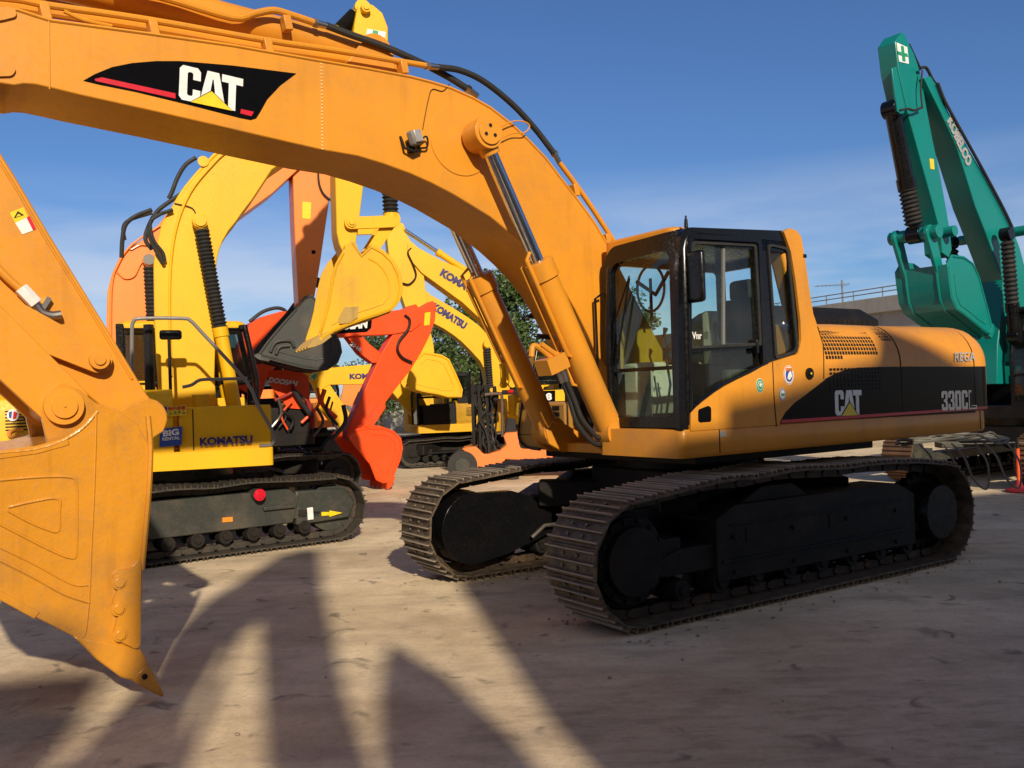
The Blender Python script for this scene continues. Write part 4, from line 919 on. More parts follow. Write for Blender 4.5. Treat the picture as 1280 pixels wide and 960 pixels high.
bm=NB(); p=KT.T((330,636),-1.3); box(bm,(p.x+.2,-1.30,p.z),(.42,.05,.05)); fin('step_bar',bm,DRVT,kr,bev=.008,rotz=R_(16))
yb_=-.28
boomK=[(200,505),(195,440),(193,395),(192,330),(196,305),(202,280),(211,264),(222,248),(240,225),(256,208),(270,195),(282,186),(330,140),(380,92),(420,52),(436,52),(446,66),(444,86),(420,135),(395,168),(375,188),(340,212),(315,250),(304,264),(295,277),(286,288),(279,300),(274,312),(271,325),(270,350),(270,400),(268,470),(272,520),(250,545),(215,540)]
kb=poly(kr,K,'boom',boomK,yb_,.56,KY)
pipes(K,kb,[([(280,184),(262,200),(226,243),(206,288),(202,330),(203,400),(206,470)],yb_+.03,.022),([(282,190),(268,203),(238,240),(219,290),(212,360),(214,470)],yb_-.02,.018)],KY,'boom_pipe')
pipes(K,kb,[([(245,197),(232,206),(222,222),(215,240),(211,248)],.0,.028),([(234,238),(215,250),(196,265),(185,285),(182,300),(190,312)],-.1,.028),([(190,262),(170,270),(157,281),(153,300),(152,322)],.1,.028),([(216,262),(192,272),(186,290),(193,310),(205,330)],-.34,.024),([(205,265),(200,268),(188,278),(192,300),(203,315),(206,325)],-.36,.022),([(218,254),(240,260),(246,272)],yb_-.02,.007)],RUBB)
p0=K.T((297,525),-.46);p1=K.T((250,276),-.46)
for s in (-1,1): hydraulic(kr,(p0.x,s*.43,p0.z),(p1.x,s*.43,p1.z),.46,.085,KY,None,'boom_cylinder',bel=26)
bm=NB(); ycyl(bm,p1.x,p1.z,-.53,.53,.08); fin('cylinder_pin',bm,KY,kb,bev=.008)
bm=NB(); c=K.T((254,202),yb_); ycyl(bm,c.x,c.z,yb_-.02,yb_,.07); fin('pin_boss',bm,KY,kb,bev=.006)
ks=poly(kr,K,'stick',[(447,8),(454,3),(466,6),(478,16),(485,34),(485,52),(480,66),(468,110),(457,180),(455,226),(449,275),(444,309),(440,318),(430,318),(424,305),(421,291),(419,217),(424,150),(432,100),(440,60),(443,30)],-.2,.40,KY)
bm=NB()
for px_,r in (((437,311),.09),((438,279),.07),((456,12),.07),((462,72),.10)): c=K.T(px_,-.2); ycyl(bm,c.x,c.z,-.30,.30,r); ycyl(bm,c.x,c.z,-.32,.32,r*.6)
fin('pivot_pin',bm,KY,ks,bev=.006)
patch(K,[(459,36),(482,40),(480,56),(457,50)],-.205,WHITE,ks); patch(K,[(466,37.5),(473,39),(471,53.5),(464,51.5)],-.21,GREENV,ks,'green_cross_sticker'); patch(K,[(459,43),(481,47),(480,51),(458,47)],-.21,GREENV,ks,'green_cross_sticker')
hydraulic(kr,K.T((395,70),0),K.T((452,12),0),.5,.10,KY,None,'arm_cylinder',bel=14)
hydraulic(kr,K.T((489,275),-.0),K.T((482,150),0),.05,.10,KY,None,'bucket_cylinder',bel=22)
for s in (-1,1):
    a=K.T((438,279),-.25);b=K.T((490,277),-.25); y0,y1=sorted((s*.23,s*.28)); link_plate('idler_link',(a.x,a.z),(b.x,b.z),.085,.085,y0,y1,KY,kr)
    a=K.T((489,277),-.25);b=K.T((463,318),-.25); y0,y1=sorted((s*.15,s*.21)); link_plate('tipping_link',(a.x,a.z),(b.x,b.z),.085,.08,y0,y1,KY,kr)
sd=K.T2([(440,300),(452,318),(465,306),(480,314),(492,326),(500,342),(503,360),(499,376),(490,387),(474,393),(455,399),(436,406),(418,414),(400,425),(398,418),(404,400),(409,380),(414,350),(419,330),(428,314)],-.55)
kbk=bucket(kr,sd,2,13,-.55,.55,KY2,nteeth=5,tlen=.2,toothmat=paint('worn_yellow_tooth',(.40,.25,.05),.5,.5))
patch(K,[(423,398),(431,384),(448,383),(447,397),(436,404),(424,405)],-.565,paint('worn_yellow_tooth',(.40,.25,.05),.5,.5),kbk,'side_cutter',.03)
# handrail on the tool box
bm=NB(); hose(bm,[K.T(p,-1.27) for p in ((165,470),(165,415),(167,402),(176,398),(228,398),(238,401),(250,413),(308,477),(322,506),(341,540),(342,550),(338,556),(324,557))],.022,8,3); fin('handrail',bm,GREYP,kr)
bm=NB(); hose(bm,[K.T(p,-1.27) for p in ((228,484),(240,481),(250,475),(270,474),(309,473))],.02,8,3); fin('handrail',bm,GREYP,kr)
c=K.T((212,373),-.9); bm=NB(); box(bm,(c.x,-.9,c.z-.45),(.26,.06,.12)); fin('mirror',bm,BLK,kr,bev=.03); bm=NB(); cyl(bm,(c.x-.02,-.95,2.05),(c.x-.02,-.9,c.z-.45),.02,None,8); cyl(bm,(c.x-.25,-.95,2.05),(c.x-.25,-.95,2.85),.06,None,8); fin('mirror_post',bm,BLKM,kr)
bm=NB(); cyl(bm,(.28,-.95,1.6),(.28,-.95,1.98),.10,None,20); fin('filler_neck',bm,KY,kr,bev=.02)
yk=-1.303
decal('KOMATSU',K,(250,557.5),(316,554),(250,547),yk-.02,-1,NAVY,kr,bold=.05,th=.006)
patch(K,[(200,536),(228,533),(227,556),(199,559)],yk-.01,BLUEV,kr,'rental_sticker'); decal('BIG',K,(204,546),(224,543.5),(204,538),yk-.015,-1,WHITE,kr,bold=.04); decal('RENTAL',K,(203,551),(225,549),(203,547),yk-.015,-1,WHITE,kr,bold=.03)
patch(K,[(201,509),(233,506),(233,519),(201,521)],yk-.01,YELV,kr); patch(K,[(201,509),(209,508),(209,520),(201,521)],yk-.014,BLUEV,kr); decal('無料綺麗',K,(210,513.5),(232,512),(210,508.5),yk-.015,-1,REDV,kr,bold=.01); decal('システム',K,(211,519),(232,517.5),(211,514.5),yk-.015,-1,NAVY,kr,bold=.01)
decal('(株)',K,(29,527),(50,526),(29,512),yk-.015,-1,NAVY,kr,bold=.02)
patch(K,circ(16,519,7.5,20),yk-.01,WHITE,kr); patch(K,[(11,515),(15,514),(14,523),(11,522)],yk-.015,BLUEV,kr); patch(K,[(17,514),(22,516),(20,523),(16,524)],yk-.015,REDV,kr)
decal('G',K,(8,549),(30,548),(8,536),yk-.015,-1,ORV,kr,bold=.04)
# ---- orange excavator behind it
O=Fr(-6.9,15.0,24)
orr=machine(O,'crawler_excavator','orange excavator behind the bright yellow one, carrying a dark grey bucket',EX,
   (1.62,.39,2.2,.6,45,(STEELD,STEELD,DRVT)),dict(x0=-2.75,x1=1.1,hw=1.3,z0=1.08,z1=2.1,mat=OR,dark=DARK,ztop=2.9),(-.7,1.12,.33,1.27,1.3,3.0,OR,GLASSD,BLK),10)
ob=poly(orr,O,'boom',[(133,505),(133,400),(134,365),(140,342),(150,320),(160,310),(185,296),(203,275),(245,215),(300,160),(350,115),(395,100),(415,105),(432,150),(425,170),(400,190),(377,208),(340,242),(292,277),(255,320),(232,360),(215,400),(205,500)],-.3,.6,OR)
pipes(O,ob,[([(200,282),(165,306),(148,330),(139,365),(139,480)],-.33,.018),([(165,303),(163,312),(176,306),(190,308)],-.33,.01),([(146,340),(156,348),(168,345),(176,330),(186,322)],-.33,.01)],OR,'boom_pipe')
pipes(O,ob,[([(156,300),(154,285),(162,275),(190,266)],0,.03)],RUBB)
p0=O.T((196,500),-.48);p1=O.T((186,325),-.48)
for s in (-1,1): hydraulic(orr,(p0.x,s*.46,p0.z),(p1.x,s*.46,p1.z),.40,.085,OR,None,'boom_cylinder',bel=20)
bm=NB(); ycyl(bm,p1.x,p1.z,-.55,.55,.09); fin('cylinder_pin',bm,GREYP,ob,bev=.008)
osk=poly(orr,O,'stick',[(366,140),(385,110),(405,110),(420,140),(424,160),(417,215),(410,262),(400,330),(393,372),(388,382),(378,384),(373,378),(371,340),(368,280),(366,215)],-.22,.44,OR)
bm=NB(); hose(bm,[O.T(p,-.26) for p in ((399,190),(398,222),(403,240),(415,252))],.018,8); fin('hydraulic_hose',bm,RUBB,osk)
patch(O,[(378,252),(389,253),(388,274),(378,273)],-.225,YELV,osk); 
patch(O,circ(392,315,2.6,10),-.225,BLACKV,osk,'plug')
od=bucket(orr,O.T2([(381,370),(390,368),(397,376),(404,384),(408,395),(417,412),(425,428),(427,440),(422,453),(412,460),(399,462),(380,460),(352,453),(326,446),(322,443),(335,425),(352,405),(370,385)],-.55),2,13,-.55,.55,DBKT,nteeth=5,tlen=.12)
bm=NB(); c=O.T((387,377),-.55); ycyl(bm,c.x,c.z,-.5,.5,.1); fin('bucket_pin',bm,DBKT,od,bev=.01)
hydraulic(orr,O.T((386,347),-.1),O.T((430,372),-.1),.6,.09,RUBB,CHROME,'bucket_link_cylinder')
bm=NB(); M_=O.T2([(333,436),(360,425),(365,430),(340,442)],-.57)
pipes(O,od,[([(338,440),(345,428),(362,426),(368,434)],-.57,.03),([(345,443),(350,434),(362,432)],-.57,.03)],DBKT,'worn_scar')
# ---- red excavator, mid yard
D=Fr(-5.3,17.5,30)
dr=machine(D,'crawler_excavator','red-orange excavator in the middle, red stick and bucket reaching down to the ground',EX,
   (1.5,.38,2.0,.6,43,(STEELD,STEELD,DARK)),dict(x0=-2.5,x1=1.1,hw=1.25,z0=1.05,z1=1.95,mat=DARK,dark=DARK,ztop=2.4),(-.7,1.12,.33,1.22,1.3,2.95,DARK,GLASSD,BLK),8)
db=poly(dr,D,'boom',[(296,485),(297,440),(313,404),(330,395),(352,389),(400,391),(437,392),(470,391),(487,389),(507,386),(520,380),(530,392),(526,405),(515,414),(490,418),(460,419),(430,421),(400,424),(372,434),(352,450),(335,470),(325,500)],-.22,.44,RED)
patch(D,[(400,398),(462,395),(465,398),(464,410),(458,415),(400,418)],-.225,BLACKV,db,'decal'); decal('DOOSAN',D,(409,414),(461,410),(409,402),-.235,-1,WHITE,db,bold=.06,shear=.25)
poly(dr,D,'boom_link',[(434,421),(452,419),(462,430),(476,441),(480,452),(466,454),(450,442)],-.15,.25,RED); decal('2H6',D,(437,431),(450,440),(440,427),-.16,-1,WHITE,db,bold=.03)
ds=poly(dr,D,'stick',[(536,379),(541,376),(545,380),(544,400),(538,418),(527,440),(513,463),(497,483),(482,503),(482,512),(472,524),(462,536),(456,548),(450,556),(440,553),(434,548),(434,538),(448,505),(463,472),(478,440),(490,420),(502,404),(514,394),(526,385)],-.19,.30,RED)
pipes(D,ds,[([(506,394),(512,400),(510,412),(500,425),(497,437),(503,447),(515,453)],-.24,.03)],DARK); patch(D,[(531,391),(538,390),(537,406),(530,407)],-.195,YELV,ds)
link_plate('bucket_link',D.T2([(447,552)],-.3)[0],D.T2([(478,508)],-.3)[0],.10,.08,-.28,-.22,RED,dr)
dk_=bucket(dr,D.T2([(434,545),(446,536),(460,534),(478,534),(492,539),(501,548),(503,560),(500,575),(494,590),(488,604),(478,604),(470,600),(462,580),(446,562)],-.5),2,9,-.5,.5,RED,nteeth=5,tlen=.14)
patch(D,[(334,463),(372,462),(385,470),(388,492),(383,512),(360,510),(336,480)],-1.262,RED,dr,'red_side_panel'); decal('DOOSAN',D,(335,478),(372,483),(335,471),-1.275,-1,WHITE,dr,bold=.05,shear=.25)
rq=random.Random(3)
for k in range(14):
    a=(rq.uniform(345,430),rq.uniform(478,520)); b=(a[0]+rq.uniform(-22,22),a[1]+rq.uniform(18,48)); yy=-1.30-rq.uniform(0,.12)
    pipes(D,dr,[([a,((a[0]+b[0])/2+rq.uniform(-12,12),(a[1]+b[1])/2),b],yy,rq.choice((.018,.03,.045)))],rq.choice((RUBB,RUBB,DRED,RED,STEELD,DARK)))
pipes(D,dr,[([(312,402),(328,390),(345,385),(356,388),(358,396)],-.1,.035),([(318,408),(335,396),(356,397)],-.15,.03)],RUBB)
# ---- small yellow arm with green cross
C=Fr(-1.9,25.4,197)
cr=machine(C,'crawler_excavator','low yellow excavator with a green cross on its elbow, mostly hidden behind the red stick',EX,
   (1.3,.33,1.8,.45,40,(STEELD,STEELD,DARK)),dict(x0=-1.7,x1=1.0,hw=1.1,z0=.9,z1=1.75,mat=KY2,dark=DARK,ztop=1.9),(-.5,1.0,.2,1.05,1.0,2.5,DARK,GLASSD,BLK),6)
cb=poly(cr,C,'boom',[(398,462),(430,458),(470,455),(500,458),(520,480),(540,520),(515,520),(490,490),(468,480),(412,481),(400,488),(392,478)],.16,.32,KY)
decal('KOMATSU',C,(437,474),(486,473),(437,467),.17,1,NAVY,cb,bold=.05)
cs=poly(cr,C,'stick',[(378,464),(386,461),(398,464),(408,474),(420,492),(444,526),(448,538),(440,548),(428,538),(408,512),(398,500),(390,480)],.14,.28,KY)
hydraulic(cr,C.T((397,505),.25),C.T((432,548),.25),.5,.06,KY,CHROME,'bucket_cylinder')
patch(C,[(393,465),(400,471),(394,478),(387,471)],.145,WHITE,cs); patch(C,[(391.5,467),(396,466.5),(396,475.5),(391.5,475.5)],.15,GREENV,cs,'green_cross_sticker'); patch(C,[(389,469),(398.5,469),(398.5,473),(389,473)],.152,GREENV,cs,'green_cross_sticker')
bucket(cr,C.T2([(415,545),(425,540),(438,545),(445,560),(440,572),(425,578),(408,572),(404,560)],.35),1,6,-.35,.35,DBKT,nteeth=4,tlen=.08)
# ---- two yellow excavators with booms facing left
K2=Fr(1.25,23.8,195)
k2=machine(K2,'crawler_excavator','yellow excavator with the higher KOMATSU boom of the two facing left, behind the forklift',EX,
   (1.62,.39,2.2,.6,45,(STEEL,STEELD,DARK)),dict(x0=-2.75,x1=1.1,hw=1.3,z0=1.08,z1=2.1,mat=KY2,dark=DARK,ztop=2.4),(-.7,1.12,.33,1.27,1.3,3.0,KY,GLASSD,BLK),10)
b2=poly(k2,K2,'boom',[(510,305),(516,303),(522,309),(538,318),(553,326),(575,335),(592,345),(607,357),(619,371),(630,388),(639,402),(647,418),(655,437),(662,455),(666,475),(640,475),(638,456),(633,442),(625,427),(613,413),(604,402),(593,392),(578,378),(560,365),(545,354),(527,341),(514,326),(509,315)],.28,.56,KY)
decal('KOMATSU',K2,(549,344),(599,374),(552,334),.285,1,NAVY,b2,bold=.06,th=.01)
s2=poly(k2,K2,'stick',[(484,282),(487,275),(494,273),(500,281),(514,302),(527,322),(530,345),(534,380),(535,405),(541,425),(543,440),(537,449),(524,448),(518,435),(512,400),(502,370),(494,345),(486,318),(484,300)],.22,.44,KY)
pipes(K2,s2,[([(514,310),(510,316),(516,330),(520,345),(512,355),(503,354)],.27,.022)],DARK)
hydraulic(k2,K2.T((585,340),0),K2.T((500,284),0),.45,.085,KY,CHROME,'arm_cylinder')
for s in (1,-1):
    a=K2.T((640,480),.45);b=K2.T((637,405),.45); hydraulic(k2,(a.x,.42*s,a.z),(b.x,.42*s,b.z),.35,.08,KY,CHROMED,'boom_cylinder')
bm=NB(); c=K2.T((625,384),.28); ycyl(bm,c.x,c.z,-.36,.36,.07); fin('pin_boss',bm,KY,b2,bev=.006)
bk2=bucket(k2,K2.T2([(520,448),(530,440),(541,442),(552,444),(561,449),(570,468),(578,487),(577,496),(560,496),(545,492),(528,489),(512,484),(508,478),(511,466),(514,455)],.5)[::-1],3,14,-.5,.5,KY,nteeth=0)
K3=Fr(1.3,28.8,195)
k3=machine(K3,'crawler_excavator','yellow excavator with the lower KOMATSU boom of the two facing left',EX,
   (1.62,.39,2.2,.6,45,(STEEL,STEELD,DARK)),dict(x0=-2.75,x1=1.1,hw=1.3,z0=1.08,z1=2.1,mat=KY2,dark=DARK,ztop=2.4),(-.7,1.12,.33,1.27,1.3,3.0,KY,GLASSD,BLK),10)
b3=poly(k3,K3,'boom',[(528,372),(533,366),(543,371),(553,377),(570,387),(587,398),(600,408),(610,419),(620,433),(627,447),(634,465),(638,490),(606,490),(609,478),(606,462),(600,451),(587,437),(577,427),(567,419),(555,411),(540,403),(528,392)],.28,.56,KY)
decal('KOMATSU',K3,(539,386),(580,412),(541,376),.285,1,NAVY,b3,bold=.06,th=.012)
for s in (1,-1):
    a=K3.T((614,500),.45);b=K3.T((609,430),.45); hydraulic(k3,(a.x,.42*s,a.z),(b.x,.42*s,b.z),.2,.10,KY,None,'boom_cylinder',bel=16)
poly(k3,K3,'stick',[(528,362),(537,366),(534,395),(532,440),(536,470),(528,478),(520,470),(516,420),(520,380)],.2,.4,KY)
bucket(k3,K3.T2([(513,486),(524,476),(540,480),(556,490),(568,500),(566,506),(548,510),(522,508),(510,500)],.5)[::-1],2,7,-.5,.5,KY2,nteeth=0)
# ---- yellow house low between
X1=Fr(-.2,31.0,205)
x1=machine(X1,'crawler_excavator','farthest yellow excavator, only its low deck and tracks showing under the yellow bucket',EX,
   (1.62,.39,2.2,.6,45,(RUST,STEELD,DARK)),dict(x0=-2.75,x1=1.1,hw=1.3,z0=1.0,z1=2.0,mat=KY,dark=DARK,ztop=2.3),(-.7,1.12,.33,1.27,1.3,2.6,KY,GLASSD,BLK),14)
poly(x1,X1,'boom',[(563,506),(575,500),(588,520),(600,545),(588,548),(572,525)],.25,.5,KY)
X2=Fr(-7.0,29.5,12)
x2=machine(X2,'crawler_excavator','dark-painted excavator behind the red stick',EX,
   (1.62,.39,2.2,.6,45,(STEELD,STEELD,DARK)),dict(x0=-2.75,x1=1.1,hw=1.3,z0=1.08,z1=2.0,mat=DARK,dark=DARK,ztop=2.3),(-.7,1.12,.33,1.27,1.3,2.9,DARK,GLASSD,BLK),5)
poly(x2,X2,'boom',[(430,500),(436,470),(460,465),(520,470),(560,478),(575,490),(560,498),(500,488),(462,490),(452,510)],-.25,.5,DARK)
patch(K2,[(662,489),(694,488),(694,502),(662,502)],1.305,BLACKV,k2,'decal'); decal('38',K2,(676,501),(690,500),(676,492),1.315,1,WHITE,k2,bold=.04)
def extra(fr,label,m,z1,cabm,boom=None,w=.5):
    r=machine(fr,'crawler_excavator',label,EX,(1.62,.39,2.2,.6,45,(STEELD,STEELD,DARK)),dict(x0=-2.75,x1=1.1,hw=1.3,z0=1.05,z1=z1,mat=m,dark=DARK,ztop=z1+.3),(-.7,1.12,.33,1.27,1.3,2.95,cabm,GLASSD,BLK),6)
    if boom: poly(r,fr,'boom',boom,-.25,w,m)
    return r
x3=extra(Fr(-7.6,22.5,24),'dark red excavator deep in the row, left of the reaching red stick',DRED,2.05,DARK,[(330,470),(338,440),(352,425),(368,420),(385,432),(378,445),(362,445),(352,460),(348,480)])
x4=extra(Fr(-6.6,28.5,12),'orange excavator far back, glimpsed between dark machines',OR,2.0,OR,[(425,505),(430,480),(445,470),(475,478),(500,492),(498,502),(470,492),(448,490),(440,508)])
# ---- orange forklift with its mast
FK=Fr(0,20.4,180)
fk=thing('forklift','orange forklift facing left with black mast full of hoses and red tail lamps','forklift',(FK.o.x,FK.o.y,0),FK.h)
def fx(px,py,y=.55): q=FK.T((px,py),y); return (q.x,q.z)
bm=NB(); prism(bm,[fx(*p) for p in ((587,592),(589,577),(583,566),(577,561),(585,559),(594,558),(600,563),(604,568),(612,567),(625,563),(633,556),(629,545),(632,541),(650,540),(662,543),(690,545),(735,546),(745,550),(746,574),(700,575),(650,575),(632,574),(628,580),(629,590),(612,594))],-.55,.55); fb=fin('body',bm,FLO,fk,bev=.02)
bm=NB()
p_=[fx(645,545),fx(645,525),fx(634,523),fx(632,532),fx(630,545)]; prism(bm,p_,-.25,.25); prism(bm,[fx(650,531),fx(656,531),fx(656,512),fx(651,508)],-.22,.22); fin('seat',bm,SEATM,fk,bev=.03)
wx,wz=fx(578,581); wx2,wz2=fx(641,588)
for x,r,ys_ in ((wx,.33,(.45,-.45)),(wx2,.22,(.42,-.42)),(fx(722,588)[0],.25,(.42,-.42))):
    for y in ys_:
        bm=NB(); ycyl(bm,x,r,y-.11,y+.11,r,32); t=fin('wheel',bm,RUBB,fk,bev=.03,seg=3); bm=NB(); ycyl(bm,x,r,y-.12,y+.12,r*.5,20); fin('rim',bm,DRVT,t,bev=.01)
bm=NB()
for y in (.5,-.5):
    a=fx(628,546);b=fx(627,495);c=fx(615,492);d_=fx(606,494); tube(bm,[(a[0],y,a[1]),(b[0],y,b[1]),(b[0]+.05,y,b[1]+.06),(c[0],y,c[1]),(d_[0],y,d_[1])],.03,8)
    a=fx(668,550);b=fx(668,492); tube(bm,[(a[0],y,a[1]),(b[0],y,b[1])],.03,8); a=fx(606,493); b=fx(672,490); tube(bm,[(a[0],y,a[1]),(b[0],y,b[1])],.03,8)
for k in range(7): a=fx(612+k*10,491.5); box(bm,(a[0],0,a[1]),(.05,1.0,.03))
fin('overhead_guard',bm,paint('brown_guard',(.10,.06,.045),.5,.3),fk)
for p in ((638,489),(668,488)):
    bm=NB(); a=fx(*p); box(bm,(a[0],.55,a[1]),(.13,.06,.07)); fin('tail_lamp',bm,REDL,fk,bev=.01)
bm=NB(); a=fx(653,489); box(bm,(a[0],.53,a[1]),(.9,.05,.08)); fin('lamp_bar',bm,BLKM,fk,bev=.01)
bm=NB()
for y in (.38,-.38):
    for px_ in (592,600,610): a=fx(px_,585);b=fx(px_-1,484); box(bm,((a[0]+b[0])/2,y,(a[1]+b[1])/2+.05),(.07,.10,b[1]-a[1]))
for z in (.5,1.1,1.6,2.0): box(bm,(fx(600,560)[0],0,z),(.14,.8,.09))
fin('mast',bm,BLKM,fk,bev=.008)
random.seed(5)
for k in range(16):
    bm=NB(); x0=fx(random.uniform(588,622),500)[0]; y=random.uniform(-.3,.45); pts=[(x0+random.uniform(-.12,.12),y+random.uniform(-.05,.08),2.05-i*.24+random.uniform(-.05,.05)) for i in range(8)]
    hose(bm,pts,random.choice((.018,.025,.035)),6,3); fin('mast_hose',bm,random.choice((RUBB,RUBB,STEELD,DARK)),fk)
bm=NB(); 
for k in range(6): a=fx(random.uniform(590,622),500)[0]; box(bm,(a,.3,random.uniform(.8,1.9)),(.12,.2,random.uniform(.1,.3)))
fin('valve_block',bm,DARK,fk,bev=.01)
# ---- teal excavator at the right
T=Fr(9.6,17.0,215)
tr=machine(T,'crawler_excavator','teal excavator at the right edge, arm folded high above the hood and bucket hanging',EX,
   (1.85,.42,2.4,.6,47,(RUST,STEELD,DRVT)),dict(x0=-3.0,x1=1.3,hw=1.45,z0=1.15,z1=2.25,mat=BLKM,dark=DARK,ztop=2.5),(-.6,1.3,.4,1.42,1.35,3.1,BLKM,GLASSD,BLK),0)
tbm=poly(tr,T,'boom',[(1155,97),(1163,95),(1174,108),(1185,139),(1200,166),(1213,190),(1240,234),(1262,276),(1275,310),(1284,345),(1286,380),(1282,430),(1272,480),(1246,480),(1247,430),(1252,390),(1254,350),(1245,325),(1232,290),(1219,257),(1207,218),(1196,183),(1176,140)],.26,.40,TEAL)
A_=(1181,152);B_=(1209,205); 
decal('KOBELCO',T,(1183,152),(1209,210),(1192,149),.268,1,SILV,tbm,bold=.06,th=.01)
tst=poly(tr,T,'stick',[(1119,52),(1127,40),(1132,44),(1135,52),(1143,68),(1149,86),(1154,108),(1158,133),(1166,175),(1175,217),(1181,250),(1187,285),(1190,312),(1186,322),(1178,316),(1176,290),(1165,250),(1152,203),(1143,170),(1136,145),(1129,115),(1123,87)],.16,.32,TEAL)
patch(T,[(1120.5,53),(1134,59),(1136,80),(1124,77)],.165,WHITE,tst); patch(T,[(1126,57),(1129.5,58),(1132,77),(1128,76)],.17,GREENV,tst,'green_cross_sticker'); patch(T,[(1122,64),(1134,67),(1135,71),(1123.5,68.5)],.172,GREENV,tst,'green_cross_sticker')
patch(T,[(1162,198),(1167,199),(1168,212),(1163,211)],.165,YELV,tst)
tc_=T.T((1107,140),-.03); 
a=T.T((1121,138),0);b=T.T((1150,294),0); a.x+=.13; b.x+=.12
o=hydraulic(tr,a,b,.62,.13,BLK,None,'bucket_cylinder',bel=9)
bm=NB()
for y in (.10,-.14): prism(bm,T.T2([(1112,86),(1124,82),(1132,130),(1126,146),(1119,140)],y),y,y+.04)
fin('cylinder_bracket',bm,TEAL,tst,bev=.01)
pipes(T,tst,[([(1150,85),(1158,85),(1166,100),(1172,108),(1178,125),(1180,132)],.25,.025),([(1125,138),(1135,136),(1143,138),(1153,134)],.25,.02),([(1153,88),(1151,110),(1153,135)],.27,.015)],RUBB)
bm=NB()
for k in range(11): c=T.T((1136+k*1.35,57+k*2.9),.12); cyl(bm,(c.x,.08,c.z),(c.x,.14,c.z),.03,None,6)
fin('cable_guide',bm,DARK,tst)
c=T.T((1160,291),.22); bm=NB(); ycyl(bm,c.x,c.z,-.45,.42,.11); fin('bucket_pin',bm,TEAL,tst,bev=.01)
c=T.T((1184,290),.22); bm=NB(); ycyl(bm,c.x,c.z,-.40,.36,.09); fin('bucket_pin',bm,TEAL,tst,bev=.01)
link_plate('tipping_link',T.T2([(1160,291)],.25)[0],T.T2([(1172,338)],.25)[0],.13,.10,.24,.30,TEAL,tr)
link_plate('tipping_link',T.T2([(1160,291)],.25)[0],T.T2([(1172,338)],.25)[0],.13,.10,-.34,-.28,TEAL,tr)
tb_=bucket(tr,T.T2([(1190,318),(1205,320),(1216,328),(1224,345),(1230,368),(1236,390),(1241,412),(1239,419),(1228,412),(1216,402),(1205,393),(1195,386),(1189,372),(1186,350),(1184,330)],.46)[::-1],0,8,-.46,.46,TEAL,nteeth=5,tlen=.12)
for s in (1,-1):
    a=T.T((1272,420),.55);b=T.T((1262,292),.55); hydraulic(tr,(a.x,.5*s,a.z),(b.x,.5*s,b.z),.3,.10,BLK,None,'boom_cylinder',bel=14)
bm=NB(); c=T.T((1262,291),.3); ycyl(bm,c.x,c.z,-.62,.62,.09); fin('cylinder_pin',bm,TEAL,tbm,bev=.01)
pipes(T,tbm,[([(1172,104),(1182,128),(1205,170),(1230,215),(1255,262),(1268,290)],.30,.025),([(1172,104),(1178,120),(1182,130)],.1,.03)],RUBB,'hydraulic_hose')
# coil of cable over its far track, barrier post with a rope
bm=NB(); pts=[]
cc=ground(1190,556,1.02)
for k in range(70): a=k*.33; pts.append((cc.x+ (.62+.1*math.sin(k*.7))*math.cos(a)*1.0,cc.y+(.35+.07*math.cos(k*1.3))*math.sin(a),1.05+.012*(k%9)+.03*math.sin(k*.5)))
tube(bm,smooth(pts,3),.014,6)
for dx in (-.55,-.15,.25): hose(bm,[(cc.x+dx,cc.y-.3,1.06),(cc.x+dx+.05,cc.y-.50,.9),(cc.x+dx+.15,cc.y-.52,.62),(cc.x+dx+.32,cc.y-.5,.5),(cc.x+dx+.36,cc.y-.46,.8),(cc.x+dx+.3,cc.y-.3,1.05)],.013,6)
tag(fin('cable_coil',bm,paint('grey_cable',(.16,.16,.14),.6,.3)),'loose coil of grey cable draped over the track of the teal excavator','cable')
bx=ground(1274,614); pr_=thing('barrier_post','slim orange barrier post on a red foot at the right edge','post',(bx.x,bx.y,0))
bm=NB(); cyl(bm,(0,0,.03),(0,0,.70),.03,.03,12); fin('post',bm,plain('orange_plastic',(.8,.10,.02),.5),pr_)
bm=NB(); cyl(bm,(0,0,.70),(0,0,.88),.026,.02,12); fin('post_top',bm,DARK,pr_)
bm=NB(); loft(bm,[[(math.cos(a*math.pi/8)*r,math.sin(a*math.pi/8)*r,z) for a in range(16)] for r,z in ((.21,.0),(.20,.03),(.10,.06),(.06,.10),(.04,.18))]); fin('post_foot',bm,plain('red_rubber_foot',(.35,.02,.03),.7),pr_)
bm=NB(); hose(bm,[(bx.x,bx.y,.80),(bx.x-.8,bx.y+.6,.78),(bx.x-1.5,bx.y+1.2,.92)],.008,6); hose(bm,[(bx.x,bx.y,.80),(bx.x+1.2,bx.y-.2,.72),(bx.x+2.4,bx.y-.4,.80)],.008,6); tag(fin('rope',bm,paint('grey_cable',(.16,.16,.14),.6,.3)),'thin grey rope tied to the orange barrier post','rope')
